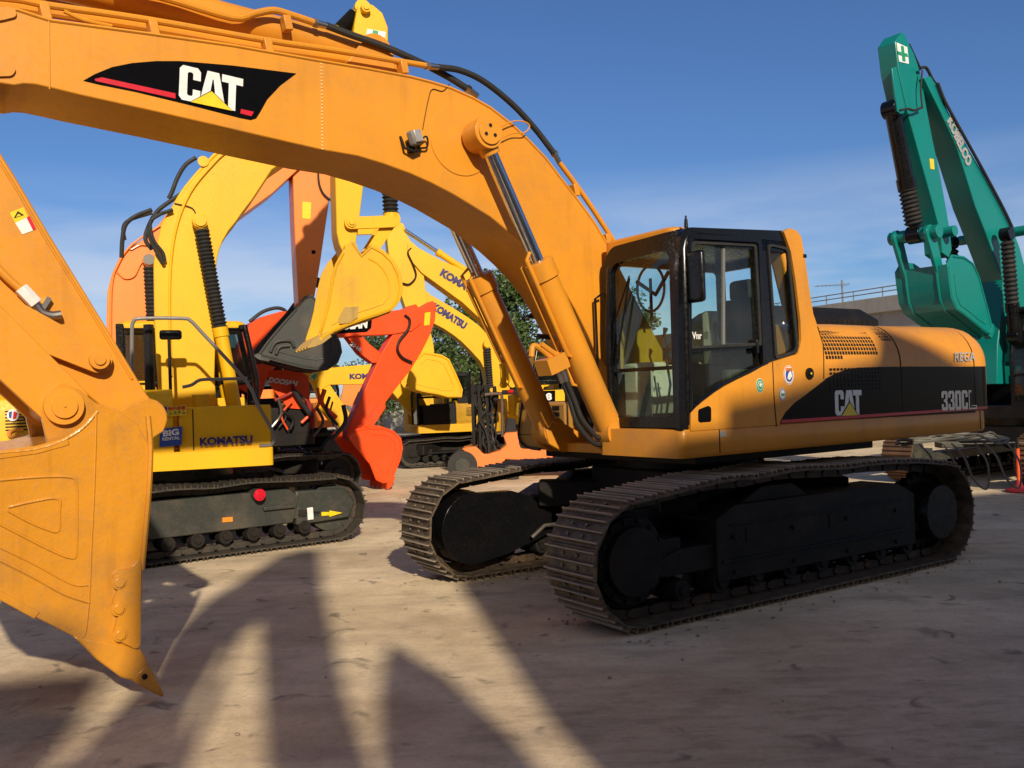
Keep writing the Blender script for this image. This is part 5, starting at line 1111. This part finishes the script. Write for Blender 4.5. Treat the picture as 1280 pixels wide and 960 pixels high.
# ================================================================== TREES, WALL, BUILDING
def leafmat(name,a,b):
    m,t,p,n,l=nt(name); f=noise(n,l,.9,3,.6); f2=noise(n,l,9,2,.5)
    c=mixc(n,l,ramp(n,l,f,.35,.65),a,b); c=mixc(n,l,ramp(n,l,f2,.4,.8),c,tuple(x*1.35 for x in b)); l.new(c,p.inputs['Base Color']); p.inputs['Roughness'].default_value=.55
    p.inputs['Subsurface Weight'].default_value=0; return m
LM=[leafmat('dark_leaves',(.030,.058,.016),(.058,.098,.024)),leafmat('mid_leaves',(.042,.075,.018),(.085,.12,.03))]
BARK=paint('bark',(.11,.08,.055),.8,.3,coat=0,bump=.08)
def make_tree(label,x,y,h,r,mat,seed,n=9000):
    rnd=random.Random(seed); root=thing('broadleaf_tree',label,'tree',(x,y,0),rnd.uniform(0,6),'trees along the back of the yard')
    bm=NB(); tube(bm,[(0,0,-.1),(.05,.03,h*.25),(-.05,.08,h*.5),(.05,0,h*.75)],[.24,.18,.12,.05],8)
    clumps=[]
    for k in range(26):
        a=rnd.uniform(0,2*math.pi); q=rnd.random()**.6; z=rnd.uniform(.30,.95); rr=r*q*math.sin(math.pi*min(1,(z-.12)/.88))**.6
        c=Vector((rr*math.cos(a),rr*math.sin(a),h*z)); clumps.append((c,rnd.uniform(.22,.42)*r))
        if k<10: tube(bm,[(0,0,h*max(.15,z-.3)),tuple(c*.6+Vector((0,0,h*z*.38))),tuple(c)],[.07,.045,.02],6)
    fin('trunk',bm,BARK,root)
    vs=[];fs=[]
    for i in range(n):
        c,cr_=clumps[rnd.randrange(len(clumps))]; v=Vector((rnd.gauss(0,1),rnd.gauss(0,1),rnd.gauss(0,1))).normalized()*cr_*(rnd.random()**.35); v.z*=.75
        p=c+v; s=rnd.uniform(.06,.13); a=Vector((rnd.gauss(0,1),rnd.gauss(0,1),rnd.gauss(0,.6))).normalized()*s; b=a.cross(Vector((rnd.gauss(0,1),rnd.gauss(0,1),rnd.gauss(0,1)))).normalized()*s*.6
        k=len(vs); vs+=[p-a,p+b,p+a,p-b]; fs.append((k,k+1,k+2,k+3))
    me=bpy.data.meshes.new('crown'); me.from_pydata(vs,[],fs); me.materials.append(mat); o=bpy.data.objects.new('crown',me); link(o,root)
    return root
def copytree(r,label,x,y,s,rz):
    c=r.copy(); COL.objects.link(c); c.location=(x,y,0); c.rotation_euler.z=rz; c.scale=(s,s,s); c['label']=label
    for ch in r.children: d=ch.copy(); COL.objects.link(d); d.parent=c
t1=make_tree('leafy green tree seen just under the lower KOMATSU boom',-1.6,40,6.6,3.0,LM[0],1)
t2=make_tree('green tree seen between the boom cylinders of the nearest excavator',2.2,41,7.4,3.0,LM[0],2,10000)
t3=make_tree('lighter green tree rising above the higher KOMATSU boom',-1.5,46,8.2,2.9,LM[1],3)
copytree(t1,'small green tree behind the red boom, left in the tree row',-6.2,42,.82,2)
copytree(t2,'green tree behind the elbow of the higher yellow KOMATSU boom',.6,43,1.0,1)
copytree(t1,'dark green tree seen beside the windshield of the nearest cab',4.8,41,.95,4)
copytree(t3,'low green tree right of the teal arm',21.5,37,.6,3)
def concrete(name,c,sc_=1.2):
    m,t,b,n,l=nt(name); f=noise(n,l,sc_,6,.65); tc=n.new('ShaderNodeTexCoord'); mp=n.new('ShaderNodeMapping'); l.new(tc.outputs['Object'],mp.inputs[0]); mp.inputs['Scale'].default_value=(3,3,.25)
    f2=noise(n,l,1.6,5,.6,vec=mp.outputs[0]); col=mixc(n,l,ramp(n,l,f,.35,.7),c,tuple(x*.82 for x in c)); col=mixc(n,l,ramp(n,l,f2,.5,.8),col,tuple(x*.62 for x in c)); l.new(col,b.inputs['Base Color']); b.inputs['Roughness'].default_value=.85
    return m
CON=concrete('grey_concrete',(.36,.345,.32)); CONB=concrete('beige_render',(.46,.41,.33))
def wallbox(bm,p,q,z0,z1,th):
    p=Vector(p);q=Vector(q); d=(q-p); L=d.length; a=math.atan2(d.y,d.x); box(bm,((p.x+q.x)/2,(p.y+q.y)/2,(z0+z1)/2),(L,th,z1-z0),Matrix.Rotation(a,4,'Z'))
bl=thing('flat_roofed_building','long grey concrete building with a railing on its roof, behind the hood','building',(0,0,0))
pa,pb=(8.2,39.5),(19.5,15.2)
off=Vector((24.3,11.3)).normalized()*5
bm=NB(); pts=[pa,pb,(pb[0]+off.x,pb[1]+off.y),(pa[0]+off.x,pa[1]+off.y)]
loft(bm,[[(x,y,0) for x,y in pts],[(x,y,4.35) for x,y in pts]]); wl_=fin('wall',bm,CON,bl)
bm=NB()
ap,bp_=Vector(pa),Vector(pb); dd_=(bp_-ap).normalized(); nn=Vector((dd_.y,-dd_.x)) 
wallbox(bm,ap+nn*.06,bp_+nn*.06,4.2,4.72,.25); fin('parapet',bm,CON,bl,bev=.02)
bm=NB()
for k in range(22): p=ap.lerp(bp_,k/21); cyl(bm,(p.x,p.y,4.7),(p.x,p.y,5.05),.018,None,6)
for z in (5.05,4.9): cyl(bm,(ap.x,ap.y,z),(bp_.x,bp_.y,z),.018,None,6)
fin('roof_railing',bm,GREYP,bl)
for k in range(6):
    p=ap.lerp(bp_,(k+.5)/6)+nn*-.0; bm=NB(); wallbox(bm,p-dd_*.7+nn*.04,p+dd_*.7+nn*.04,1.6,2.9,.2); o=fin('window_frame',bm,GREYP,bl,bev=.02); bm=NB(); wallbox(bm,p-dd_*.6+nn*.06,p+dd_*.6+nn*.06,1.7,2.8,.2); fin('pane',bm,GLASSD if 0 else plain('dark_window_pane',(.03,.04,.05),.08),o)
an=H  # antenna
ax=(1057-640)/F*33; am=thing('roof_antenna','thin aerial on a mast on the roof of the grey building','antenna',(ax,33,0))
bm=NB(); cyl(bm,(0,0,4.4),(0,0,5.65),.03,None,6); fin('mast',bm,GREYP,am)
bm=NB(); cyl(bm,(-1.0,0,5.45),(.3,0,5.52),.012,None,5)
for k in range(9): cyl(bm,(-.95+k*.14,-.25,5.46),(-.95+k*.14,.25,5.46),.008,None,4)
fin('aerial_elements',bm,GREYP,am)
bm=NB(); wallbox(bm,(-40,48),(9,50),0,2.2,.2); tag(fin('boundary_wall',bm,CON,bev=.02),'long low concrete wall closing the yard behind the machines','wall')
bh=thing('beige_house','beige rendered house beyond the teal excavator','house',(24,31,0),R_(-20))
bm=NB(); box(bm,(0,0,2.9),(8,6,5.8)); fin('wall',bm,CONB,bh); bm=NB(); box(bm,(0,0,5.9),(8.6,6.6,.25)); fin('roof',bm,CON,bh,bev=.02)
for k in (-2.5,0,2.5): bm=NB(); box(bm,(k,-3.0,4.2),(1.1,.12,1.2)); o=fin('window_frame',bm,GREYP,bh,bev=.01); bm=NB(); box(bm,(k,-3.03,4.2),(.95,.12,1.05)); fin('pane',bm,plain('dark_window_pane',(.03,.04,.05),.08),o)
# ================================================================== UNSEEN SHADOW CASTERS ADDED BEHIND THE CAMERA (shaped for the long shadows)
SAZ=R_(15.0); TEL=math.tan(R_(27.0))
U_=Vector((math.cos(SAZ),math.sin(SAZ))); S_=Vector((-math.sin(SAZ),math.cos(SAZ)))
def US(u,s): p=U_*u+S_*s; return (p.x,p.y)
S0=-3.6
def occ(px,py,s0=S0):
    """point on the vertical plane s=s0 whose shadow falls on the ground at this pixel"""
    g=ground(px,py); u=g.x*U_.x+g.y*U_.y; s=g.x*S_.x+g.y*S_.y; return (u,(s-s0)*TEL)
wh=thing('warehouse_shadow_caster','plain stepped block added behind the photographer to cast the large shadow','building',(0,0,0))  # added shadow caster, its profile outlined from the shadow edges
def usloft(bm,prof,s0,s1): prism(bm,prof,s0,s1,lambda u,z,s:(*US(u,s),z)); return bm
bm=NB(); 
def bz(L,px,y=hw): q=H.T(px,y); P_=H.o+H.f*q.x+H.l*q.y; return (P_.x*U_.x+P_.y*U_.y,q.z+((P_.x*S_.x+P_.y*S_.y)-L)*TEL)
SW=-4.6
e1=occ(680,890,SW); e2=occ(570,725,SW); b1=bz(SW,(905,502)); b2_=bz(SW,(970,490)); b3_=bz(SW,(1095,447)); b4_=bz(SW,(1112,402))
print('occ',e1,e2,b1,b2_,b3_,b4_)
prof=[(e1[0],0),(e1[0],e1[1]),(e2[0],e2[1]),(b1[0],b1[1]-.22),(b1[0]+.02,b1[1]),(b2_[0],b2_[1]),(b3_[0],b3_[1]),(b4_[0],b4_[1]+.1),(8.0,8.3),(11,8.6),(30,8.6),(30,0)]
usloft(bm,prof,SW,SW-9); fin('wall',bm,CONB,wh)
bm=NB()
for k in range(6): usloft(bm,[(3+k*3.5,.0 if k==1 else 1.2),(4.6+k*3.5,.0 if k==1 else 1.2),(4.6+k*3.5,2.6),(3+k*3.5,2.6)],SW+.03,SW-.1)
fin('window_pane',bm,plain('dark_window_pane',(.03,.04,.05),.08),wh)
for nm in ('a',):
    cn_=[]
def shadow_container(u0,u1,s,z,label,c):  # added corrugated boxes, stacked out of view to shade the left foreground
    r=thing('container_shadow_caster',label,'shadow_container',(0,0,0),0,'stacked boxes added behind the photographer to cast shadow'); m=paint('container_paint_%d'%int(c[0]*100),c,.5,.3)
    bm=NB(); n_=int((u1-u0)/.3); prof=[]
    pts=[(u0,s)]
    for k in range(n_):
        a=u0+(u1-u0)*k/n_; w_=(u1-u0)/n_; pts+=[(a+w_*.2,s),(a+w_*.35,s-.04),(a+w_*.7,s-.04),(a+w_*.85,s)]
    pts+=[(u1,s),(u1,s-2.4),(u0,s-2.4)]
    loft(bm,[[(*US(a,b),z+.08) for a,b in pts],[(*US(a,b),z+2.48) for a,b in pts]]); fin('corrugated_wall',bm,m,r)
    bm=NB()
    for a in (u0,u1):
        for b in (s,s-2.4): x_,y_=US(a,b); box(bm,(x_,y_,z+1.28),(.16,.16,2.56),Matrix.Rotation(SAZ,4,'Z'))
    for zz in (z+.07,z+2.50):
        for b in (s,s-2.4): x_,y_=US((u0+u1)/2,b); box(bm,(x_,y_,zz),(u1-u0,.14,.12),Matrix.Rotation(SAZ,4,'Z'))
    fin('frame',bm,m,r,bev=.01)
for k,(c_,nm) in enumerate((((.05,.12,.25),'blue'),((.28,.07,.04),'rust red'),((.3,.3,.28),'grey'))):
    shadow_container(-7.3,-1.22,-8.3,2.6*k,'%s corrugated box, %s of the stack added behind the photographer for its shadow'%(nm,('bottom','middle','top')[k]),c_)
for k,(c_,nm) in enumerate((((.06,.18,.10),'green'),((.32,.20,.06),'ochre'))):
    shadow_container(-13.8,-7.7,-8.4,2.6*k,'%s corrugated box, %s of the lower stack added behind the photographer for its shadow'%(nm,('bottom','top')[k]),c_)
o_=US(-2.9,S0); E1=Fr(o_[0],o_[1],15); u0=-2.9
e1r=machine(E1,'crawler_excavator','ochre excavator added behind the photographer, boom and stick outlined to cast shadow streaks',EX,(1.62,.39,2.2,.6,45,(STEELD,STEELD,DRVT)),dict(x0=-2.6,x1=1.1,hw=1.3,z0=1.08,z1=2.06,mat=KY2,dark=DARK,ztop=2.35),(-.7,1.12,.33,1.27,1.3,3.0,KY2,GLASSD,BLK),0)  # unseen machine added; boom and stick traced from the streaks they cast
oc=lambda *L:[(occ(*p)[0]-u0,occ(*p)[1]) for p in L]
bm=NB(); prism(bm,[(.2,1.6),(.3,2.1)]+oc((85,965),(150,890),(178,865),(205,810),(240,772),(265,752),(290,738),(345,700),(385,690),(400,692),(402,715),(395,732),(350,750),(320,772),(300,785),(283,800),(237,877),(222,965))+[(1.0,1.7),(.5,1.45)],-.27,.27); fin('boom',bm,KY2,e1r,bev=.01)
bm=NB(); prism(bm,oc((340,702),(395,692),(404,735),(437,885),(465,965))+[(3.55,2.2),(3.3,1.9),(3.05,2.3)]+oc((335,965),(329,893),(325,775)),-.2,.2); fin('stick',bm,KY2,e1r,bev=.01)
q=oc((306,775),(252,965)); hydraulic(e1r,(q[1][0]-.2,0,q[1][1]-.6),(q[0][0],0,q[0][1]),.6,.045,KY2,CHROME,'boom_cylinder')
bucket(e1r,[(3.1,2.2),(3.5,2.3),(3.7,1.9),(3.75,1.3),(3.4,.8),(2.9,.7),(2.55,.95),(2.5,1.0),(3.0,1.5)],1,7,-.5,.5,KY2,nteeth=4)
sx_,sy_=US(.86,-4.2); sl=thing('silo_shadow_caster','slim grey cone-topped shape added behind the photographer to cast a dark peak','shadow_silo',(sx_,sy_,0))  # added out of view so its cone casts the dark peak on the ground
zt_=(occ(490,806,-4.2)[1])
bm=NB(); tube(bm,[(0,0,.9),(0,0,1.5),(0,0,zt_-1.15),(0,0,zt_-.5),(-.03,0,zt_)],[.12,.36,.38,.24,.03],28); fin('tank',bm,paint('silo_paint',(.4,.4,.38),.5,.3),sl,ang=30)
for a in range(4): bm=NB(); cyl(bm,(.4*math.cos(a*math.pi/2+.7),.4*math.sin(a*math.pi/2+.7),0),(.38*math.cos(a*math.pi/2+.7),.38*math.sin(a*math.pi/2+.7),1.7),.04,None,8); fin('leg',bm,GREYP,sl)
# ================================================================== GROUND, SKY, LIGHT, CAMERA
def groundmat():
    m,t,b,n,l=nt('dusty_concrete_yard')
    tc=n.new('ShaderNodeTexCoord').outputs['Object']
    mp=n.new('ShaderNodeMapping'); l.new(tc,mp.inputs[0]); mp.inputs['Rotation'].default_value=(0,0,R_(33)); mp.inputs['Scale'].default_value=(.6,1.7,1)
    big=noise(n,l,.42,7,.66,vec=tc); med=noise(n,l,1.6,6,.65,vec=tc); fine=noise(n,l,28,6,.75,vec=tc); streak=noise(n,l,1.5,7,.7,vec=mp.outputs[0],dist=.6)
    c=mixc(n,l,ramp(n,l,big,.40,.60),(.60,.475,.305),(.84,.685,.46))
    m0=n.new('ShaderNodeMath'); m0.operation='MULTIPLY'; l.new(ramp(n,l,streak,.45,.8),m0.inputs[0]); m0.inputs[1].default_value=.6
    c=mixc(n,l,m0.outputs[0],c,(.40,.31,.205))
    mm=n.new('ShaderNodeMath'); mm.operation='MULTIPLY'; l.new(ramp(n,l,med,.50,.68),mm.inputs[0]); mm.inputs[1].default_value=.4
    c=mixc(n,l,mm.outputs[0],c,(.30,.235,.155))
    m3=n.new('ShaderNodeMath'); m3.operation='MULTIPLY'; l.new(ramp(n,l,fine,.5,.75),m3.inputs[0]); m3.inputs[1].default_value=.35
    c=mixc(n,l,m3.outputs[0],c,(.33,.25,.18))
    # patches of reddish mud with track-shoe scuffs, where the ground is churned (front right)
    mp2=n.new('ShaderNodeMapping'); l.new(tc,mp2.inputs[0]); mp2.inputs['Location'].default_value=(-1.9,-4.3,0)
    sx=n.new('ShaderNodeSeparateXYZ'); l.new(tc,sx.inputs[0])
    gm=n.new('ShaderNodeTexNoise'); gm.inputs['Scale'].default_value=.55; gm.inputs['Detail'].default_value=6; gm.inputs['Roughness'].default_value=.68; mv=n.new('ShaderNodeVectorMath'); mv.operation='ADD'; mv.inputs[1].default_value=(13.2,4.1,0); l.new(tc,mv.inputs[0]); l.new(mv.outputs[0],gm.inputs['Vector'])
    ml=n.new('ShaderNodeMath'); ml.operation='MULTIPLY'; l.new(ramp(n,l,gm.outputs['Fac'],.5,.64),ml.inputs[0])
    near=n.new('ShaderNodeMapRange'); l.new(sx.outputs[1],near.inputs[0]); near.inputs[1].default_value=4.0; near.inputs[2].default_value=7.5; near.inputs[3].default_value=.7; near.inputs[4].default_value=.15; l.new(near.outputs[0],ml.inputs[1])
    c=mixc(n,l,ml.outputs[0],c,(.27,.175,.115))
    mp6=n.new('ShaderNodeMapping'); l.new(tc,mp6.inputs[0]); mp6.inputs['Rotation'].default_value=(0,0,R_(-18)); mp6.inputs['Scale'].default_value=(2.2,7.5,1)
    scf=noise(n,l,1.4,4,.6,vec=mp6.outputs[0],dist=.3); msk=n.new('ShaderNodeMath'); msk.operation='MULTIPLY'; l.new(ramp(n,l,scf,.52,.60),msk.inputs[0]); vd=n.new('ShaderNodeVectorMath'); vd.operation='SUBTRACT'; l.new(tc,vd.inputs[0]); vd.inputs[1].default_value=(1.9,4.9,0); vs_=n.new('ShaderNodeVectorMath'); vs_.operation='MULTIPLY'; l.new(vd.outputs[0],vs_.inputs[0]); vs_.inputs[1].default_value=(.30,.52,0); vl=n.new('ShaderNodeVectorMath'); vl.operation='LENGTH'; l.new(vs_.outputs[0],vl.inputs[0])
    gq=n.new('ShaderNodeMath'); gq.operation='MULTIPLY_ADD'; l.new(gm.outputs['Fac'],gq.inputs[0]); gq.inputs[1].default_value=2.4; gq.inputs[2].default_value=-1.2; gs=n.new('ShaderNodeMath'); gs.operation='ADD'; l.new(gq.outputs[0],gs.inputs[0]); l.new(vl.outputs['Value'],gs.inputs[1])
    area=ramp(n,l,gs.outputs[0],.35,1.15,(1,1,1,1),(0,0,0,1)); am=n.new('ShaderNodeMath'); am.operation='MULTIPLY'; l.new(area,am.inputs[0]); am.inputs[1].default_value=.3; c=mixc(n,l,am.outputs[0],c,(.30,.21,.135))
    l.new(area,msk.inputs[1]); mk2=n.new('ShaderNodeMath'); mk2.operation='MULTIPLY'; l.new(msk.outputs[0],mk2.inputs[0]); mk2.inputs[1].default_value=.28
    c=mixc(n,l,mk2.outputs[0],c,(.22,.165,.115))
    msl=n.new('ShaderNodeMath'); msl.operation='MULTIPLY'; l.new(ramp(n,l,scf,.38,.46,(.25,.25,.25,1),(0,0,0,1)),msl.inputs[0]); l.new(area,msl.inputs[1]); c=mixc(n,l,msl.outputs[0],c,(.66,.56,.43))
    # oil spots, tyre marks, hairline cracks
    st=noise(n,l,3.1,3,.5,vec=tc,dist=.8); m5=n.new('ShaderNodeMath'); m5.operation='MULTIPLY'; l.new(ramp(n,l,st,.62,.72),m5.inputs[0]); m5.inputs[1].default_value=.75
    c=mixc(n,l,m5.outputs[0],c,(.16,.13,.10))
    vo=n.new('ShaderNodeTexVoronoi'); vo.feature='DISTANCE_TO_EDGE'; vo.inputs['Scale'].default_value=.42; l.new(tc,vo.inputs['Vector'])
    dv=n.new('ShaderNodeVectorMath'); dv.operation='ADD'; nv=n.new('ShaderNodeTexNoise'); nv.inputs['Scale'].default_value=2.2; nv.inputs['Detail'].default_value=5; l.new(tc,nv.inputs['Vector']); l.new(tc,dv.inputs[0]); l.new(nv.outputs['Color'],dv.inputs[1]); l.new(dv.outputs[0],vo.inputs['Vector'])
    m6=n.new('ShaderNodeMath'); m6.operation='MULTIPLY'; l.new(ramp(n,l,vo.outputs['Distance'],.0,.009,(1,1,1,1),(0,0,0,1)),m6.inputs[0]); l.new(ramp(n,l,big,.5,.6),m6.inputs[1]); m7=n.new('ShaderNodeMath'); m7.operation='MULTIPLY'; l.new(m6.outputs[0],m7.inputs[0]); m7.inputs[1].default_value=.6
    c=mixc(n,l,m7.outputs[0],c,(.2,.16,.12))
    grit=noise(n,l,38,6,.85,vec=tc); c=mixc(n,l,ramp(n,l,grit,.56,.72),c,(.27,.20,.13)); c=mixc(n,l,ramp(n,l,grit,.30,.42,(.8,.8,.8,1),(0,0,0,1)),c,(.72,.60,.42))
    mp4=n.new('ShaderNodeMapping'); l.new(tc,mp4.inputs[0]); mp4.inputs['Rotation'].default_value=(0,0,R_(-37)); mp4.inputs['Scale'].default_value=(.5,2.2,1)
    tyr=noise(n,l,1.1,4,.55,vec=mp4.outputs[0],dist=.25); m8=n.new('ShaderNodeMath'); m8.operation='MULTIPLY'; l.new(ramp(n,l,tyr,.56,.66),m8.inputs[0]); m8.inputs[1].default_value=.3; c=mixc(n,l,m8.outputs[0],c,(.33,.26,.20))
    l.new(c,b.inputs['Base Color']); b.inputs['Roughness'].default_value=.85; b.inputs['Specular IOR Level'].default_value=.25
    wv=n.new('ShaderNodeTexWave'); wv.inputs['Scale'].default_value=2.6; wv.inputs['Distortion'].default_value=5; wv.inputs['Detail'].default_value=3; wv.bands_direction='X'
    mp3=n.new('ShaderNodeMapping'); l.new(tc,mp3.inputs[0]); mp3.inputs['Rotation'].default_value=(0,0,R_(-57)); l.new(mp3.outputs[0],wv.inputs['Vector'])
    w2=n.new('ShaderNodeMath'); w2.operation='MULTIPLY'; l.new(wv.outputs['Fac'],w2.inputs[0]); l.new(ml.outputs[0],w2.inputs[1])
    ad=n.new('ShaderNodeMath'); ad.operation='MULTIPLY_ADD'; l.new(fine,ad.inputs[0]); ad.inputs[1].default_value=.35; w3=n.new('ShaderNodeMath'); w3.operation='MULTIPLY'; l.new(w2.outputs[0],w3.inputs[0]); w3.inputs[1].default_value=.25; l.new(w3.outputs[0],ad.inputs[2])
    ad2=n.new('ShaderNodeMath'); ad2.operation='MULTIPLY_ADD'; l.new(streak,ad2.inputs[0]); ad2.inputs[1].default_value=.5; l.new(ad.outputs[0],ad2.inputs[2])
    bp=n.new('ShaderNodeBump'); bp.inputs['Strength'].default_value=.7; bp.inputs['Distance'].default_value=.014; l.new(ad2.outputs[0],bp.inputs['Height']); l.new(bp.outputs[0],b.inputs['Normal'])
    return m
bm=NB()
xs=[-600,-60,-20]+[-12+i*.5 for i in range(61)]+[30,60,600]; ys=[-200,-20,-4]+[-2+i*.5 for i in range(61)]+[40,80,900]
import mathutils.noise as mn
V={}
for i,x in enumerate(xs):
    for j,y in enumerate(ys):
        z=0
        if -12<=x<=18 and 0<y<28: z=-.012+.012*mn.noise(Vector((x*.45,y*.45,0)))
        V[i,j]=bm.verts.new((x,y,z))
for i in range(len(xs)-1):
    for j in range(len(ys)-1): bm.faces.new((V[i,j],V[i+1,j],V[i+1,j+1],V[i,j+1]))
g=fin('ground',bm,groundmat(),ang=180); g['kind']='structure'
rnd=random.Random(11); bm=NB()
for k in range(260):
    if k<30: x,y=rnd.uniform(-3.5,5.5),rnd.uniform(3.2,8)
    elif k<230: t=rnd.uniform(-2.4,2.4); q=H.o+H.f*t+H.l*(rnd.choice((1,-1))*(1.294+rnd.choice((-1,1))*rnd.uniform(.33,.62))); x,y=q.x,q.y
    else: x,y=rnd.uniform(-6,9),rnd.uniform(8,18)
    s_=rnd.uniform(.006,.017)*(2.0 if rnd.random()<.06 else 1); bmesh.ops.create_icosphere(bm,subdivisions=1,radius=s_,matrix=Matrix.Translation((x,y,s_*.25-.004))@Matrix.Rotation(rnd.uniform(0,6),4,'Z')@Matrix.Diagonal((1,rnd.uniform(.6,1.3),rnd.uniform(.4,.7),1)))
for v in bm.verts: v.co+=Vector((rnd.uniform(-1,1),rnd.uniform(-1,1),rnd.uniform(-.5,.5)))*.002
cl=fin('mud_crumbs',bm,paint('dry_mud',(.32,.24,.165),.9,.3,coat=0)); cl['kind']='stuff'
SUN_AZ=15.0; SUN_EL=27.0
w=bpy.data.worlds.new('World'); sc.world=w; w.use_nodes=True; n=w.node_tree.nodes; l=w.node_tree.links
bg=n['Background']; sky=n.new('ShaderNodeTexSky'); sky.sky_type='NISHITA'; sky.sun_disc=False; sky.sun_elevation=R_(SUN_EL); sky.sun_rotation=R_(180-SUN_AZ)
sky.altitude=0; sky.air_density=1.0; sky.dust_density=.6; sky.ozone_density=2.5
tc=n.new('ShaderNodeTexCoord'); mp=n.new('ShaderNodeMapping'); l.new(tc.outputs['Generated'],mp.inputs[0]); mp.inputs['Scale'].default_value=(1.3,1.3,6.5); mp.inputs['Location'].default_value=(.35,.2,.1)
cn=n.new('ShaderNodeTexNoise'); cn.inputs['Scale'].default_value=1.7; cn.inputs['Detail'].default_value=7; cn.inputs['Roughness'].default_value=.55; l.new(mp.outputs[0],cn.inputs['Vector'])
sx=n.new('ShaderNodeSeparateXYZ'); l.new(tc.outputs['Generated'],sx.inputs[0])
hz=n.new('ShaderNodeMapRange'); l.new(sx.outputs[2],hz.inputs[0]); hz.inputs[1].default_value=.24; hz.inputs[2].default_value=.05; hz.inputs[3].default_value=0; hz.inputs[4].default_value=1
cm=n.new('ShaderNodeMath'); cm.operation='MULTIPLY'; l.new(ramp(n,l,cn.outputs['Fac'],.36,.58),cm.inputs[0]); l.new(hz.outputs[0],cm.inputs[1])
cm2=n.new('ShaderNodeMath'); cm2.operation='MULTIPLY'; l.new(cm.outputs[0],cm2.inputs[0]); cm2.inputs[1].default_value=.92
tint=n.new('ShaderNodeMix'); tint.data_type='RGBA'; tint.blend_type='MULTIPLY'; tint.inputs[0].default_value=1; l.new(sky.outputs[0],tint.inputs[6]); tint.inputs[7].default_value=(.50,.69,.97,1)
dt=n.new('ShaderNodeVectorMath'); dt.operation='DOT_PRODUCT'; l.new(tc.outputs['Generated'],dt.inputs[0]); dt.inputs[1].default_value=(math.sin(R_(SUN_AZ))*math.cos(R_(SUN_EL)),-math.cos(R_(SUN_AZ))*math.cos(R_(SUN_EL)),math.sin(R_(SUN_EL)))
mx=n.new('ShaderNodeMath'); mx.operation='MAXIMUM'; l.new(dt.outputs['Value'],mx.inputs[0]); mx.inputs[1].default_value=0
pw=n.new('ShaderNodeMath'); pw.operation='POWER'; l.new(mx.outputs[0],pw.inputs[0]); pw.inputs[1].default_value=4
c0=mixc(n,l,cm2.outputs[0],tint.outputs[2],(7.2,7.5,8.2))
l.new(mixc(n,l,pw.outputs[0],c0,(5.5,4.6,3.8)),bg.inputs[0]); bg.inputs[1].default_value=.102
d=Vector((-math.sin(R_(SUN_AZ))*math.cos(R_(SUN_EL)),math.cos(R_(SUN_AZ))*math.cos(R_(SUN_EL)),-math.sin(R_(SUN_EL))))
L=bpy.data.lights.new('sun','SUN'); L.energy=5.0; L.angle=R_(.95); L.color=(1,.86,.66); lo=bpy.data.objects.new('sun',L); COL.objects.link(lo); lo.rotation_euler=(-d).to_track_quat('Z','Y').to_euler(); lo.location=(10,-20,20)
cam=bpy.data.cameras.new('camera'); co=bpy.data.objects.new('camera',cam); COL.objects.link(co); sc.camera=co
cam.sensor_fit='HORIZONTAL'; cam.angle=2*math.atan(640/F); cam.clip_end=3000; cam.clip_start=.05
def camv(a,up): return Vector((a,up*math.sin(PITCH),up*math.cos(PITCH)))
rgt=camv(math.cos(ROLL),math.sin(ROLL)); upv=camv(-math.sin(ROLL),math.cos(ROLL)); fwd=Vector((0,math.cos(PITCH),-math.sin(PITCH)))
M=Matrix(((rgt.x,upv.x,-fwd.x,0),(rgt.y,upv.y,-fwd.y,0),(rgt.z,upv.z,-fwd.z,CH),(0,0,0,1))); co.matrix_world=M
sc.view_settings.view_transform='Standard'; sc.view_settings.look='None'; sc.view_settings.exposure=.0; sc.view_settings.gamma=1
sc.render.engine='CYCLES'; sc.cycles.max_bounces=7; sc.cycles.transparent_max_bounces=16
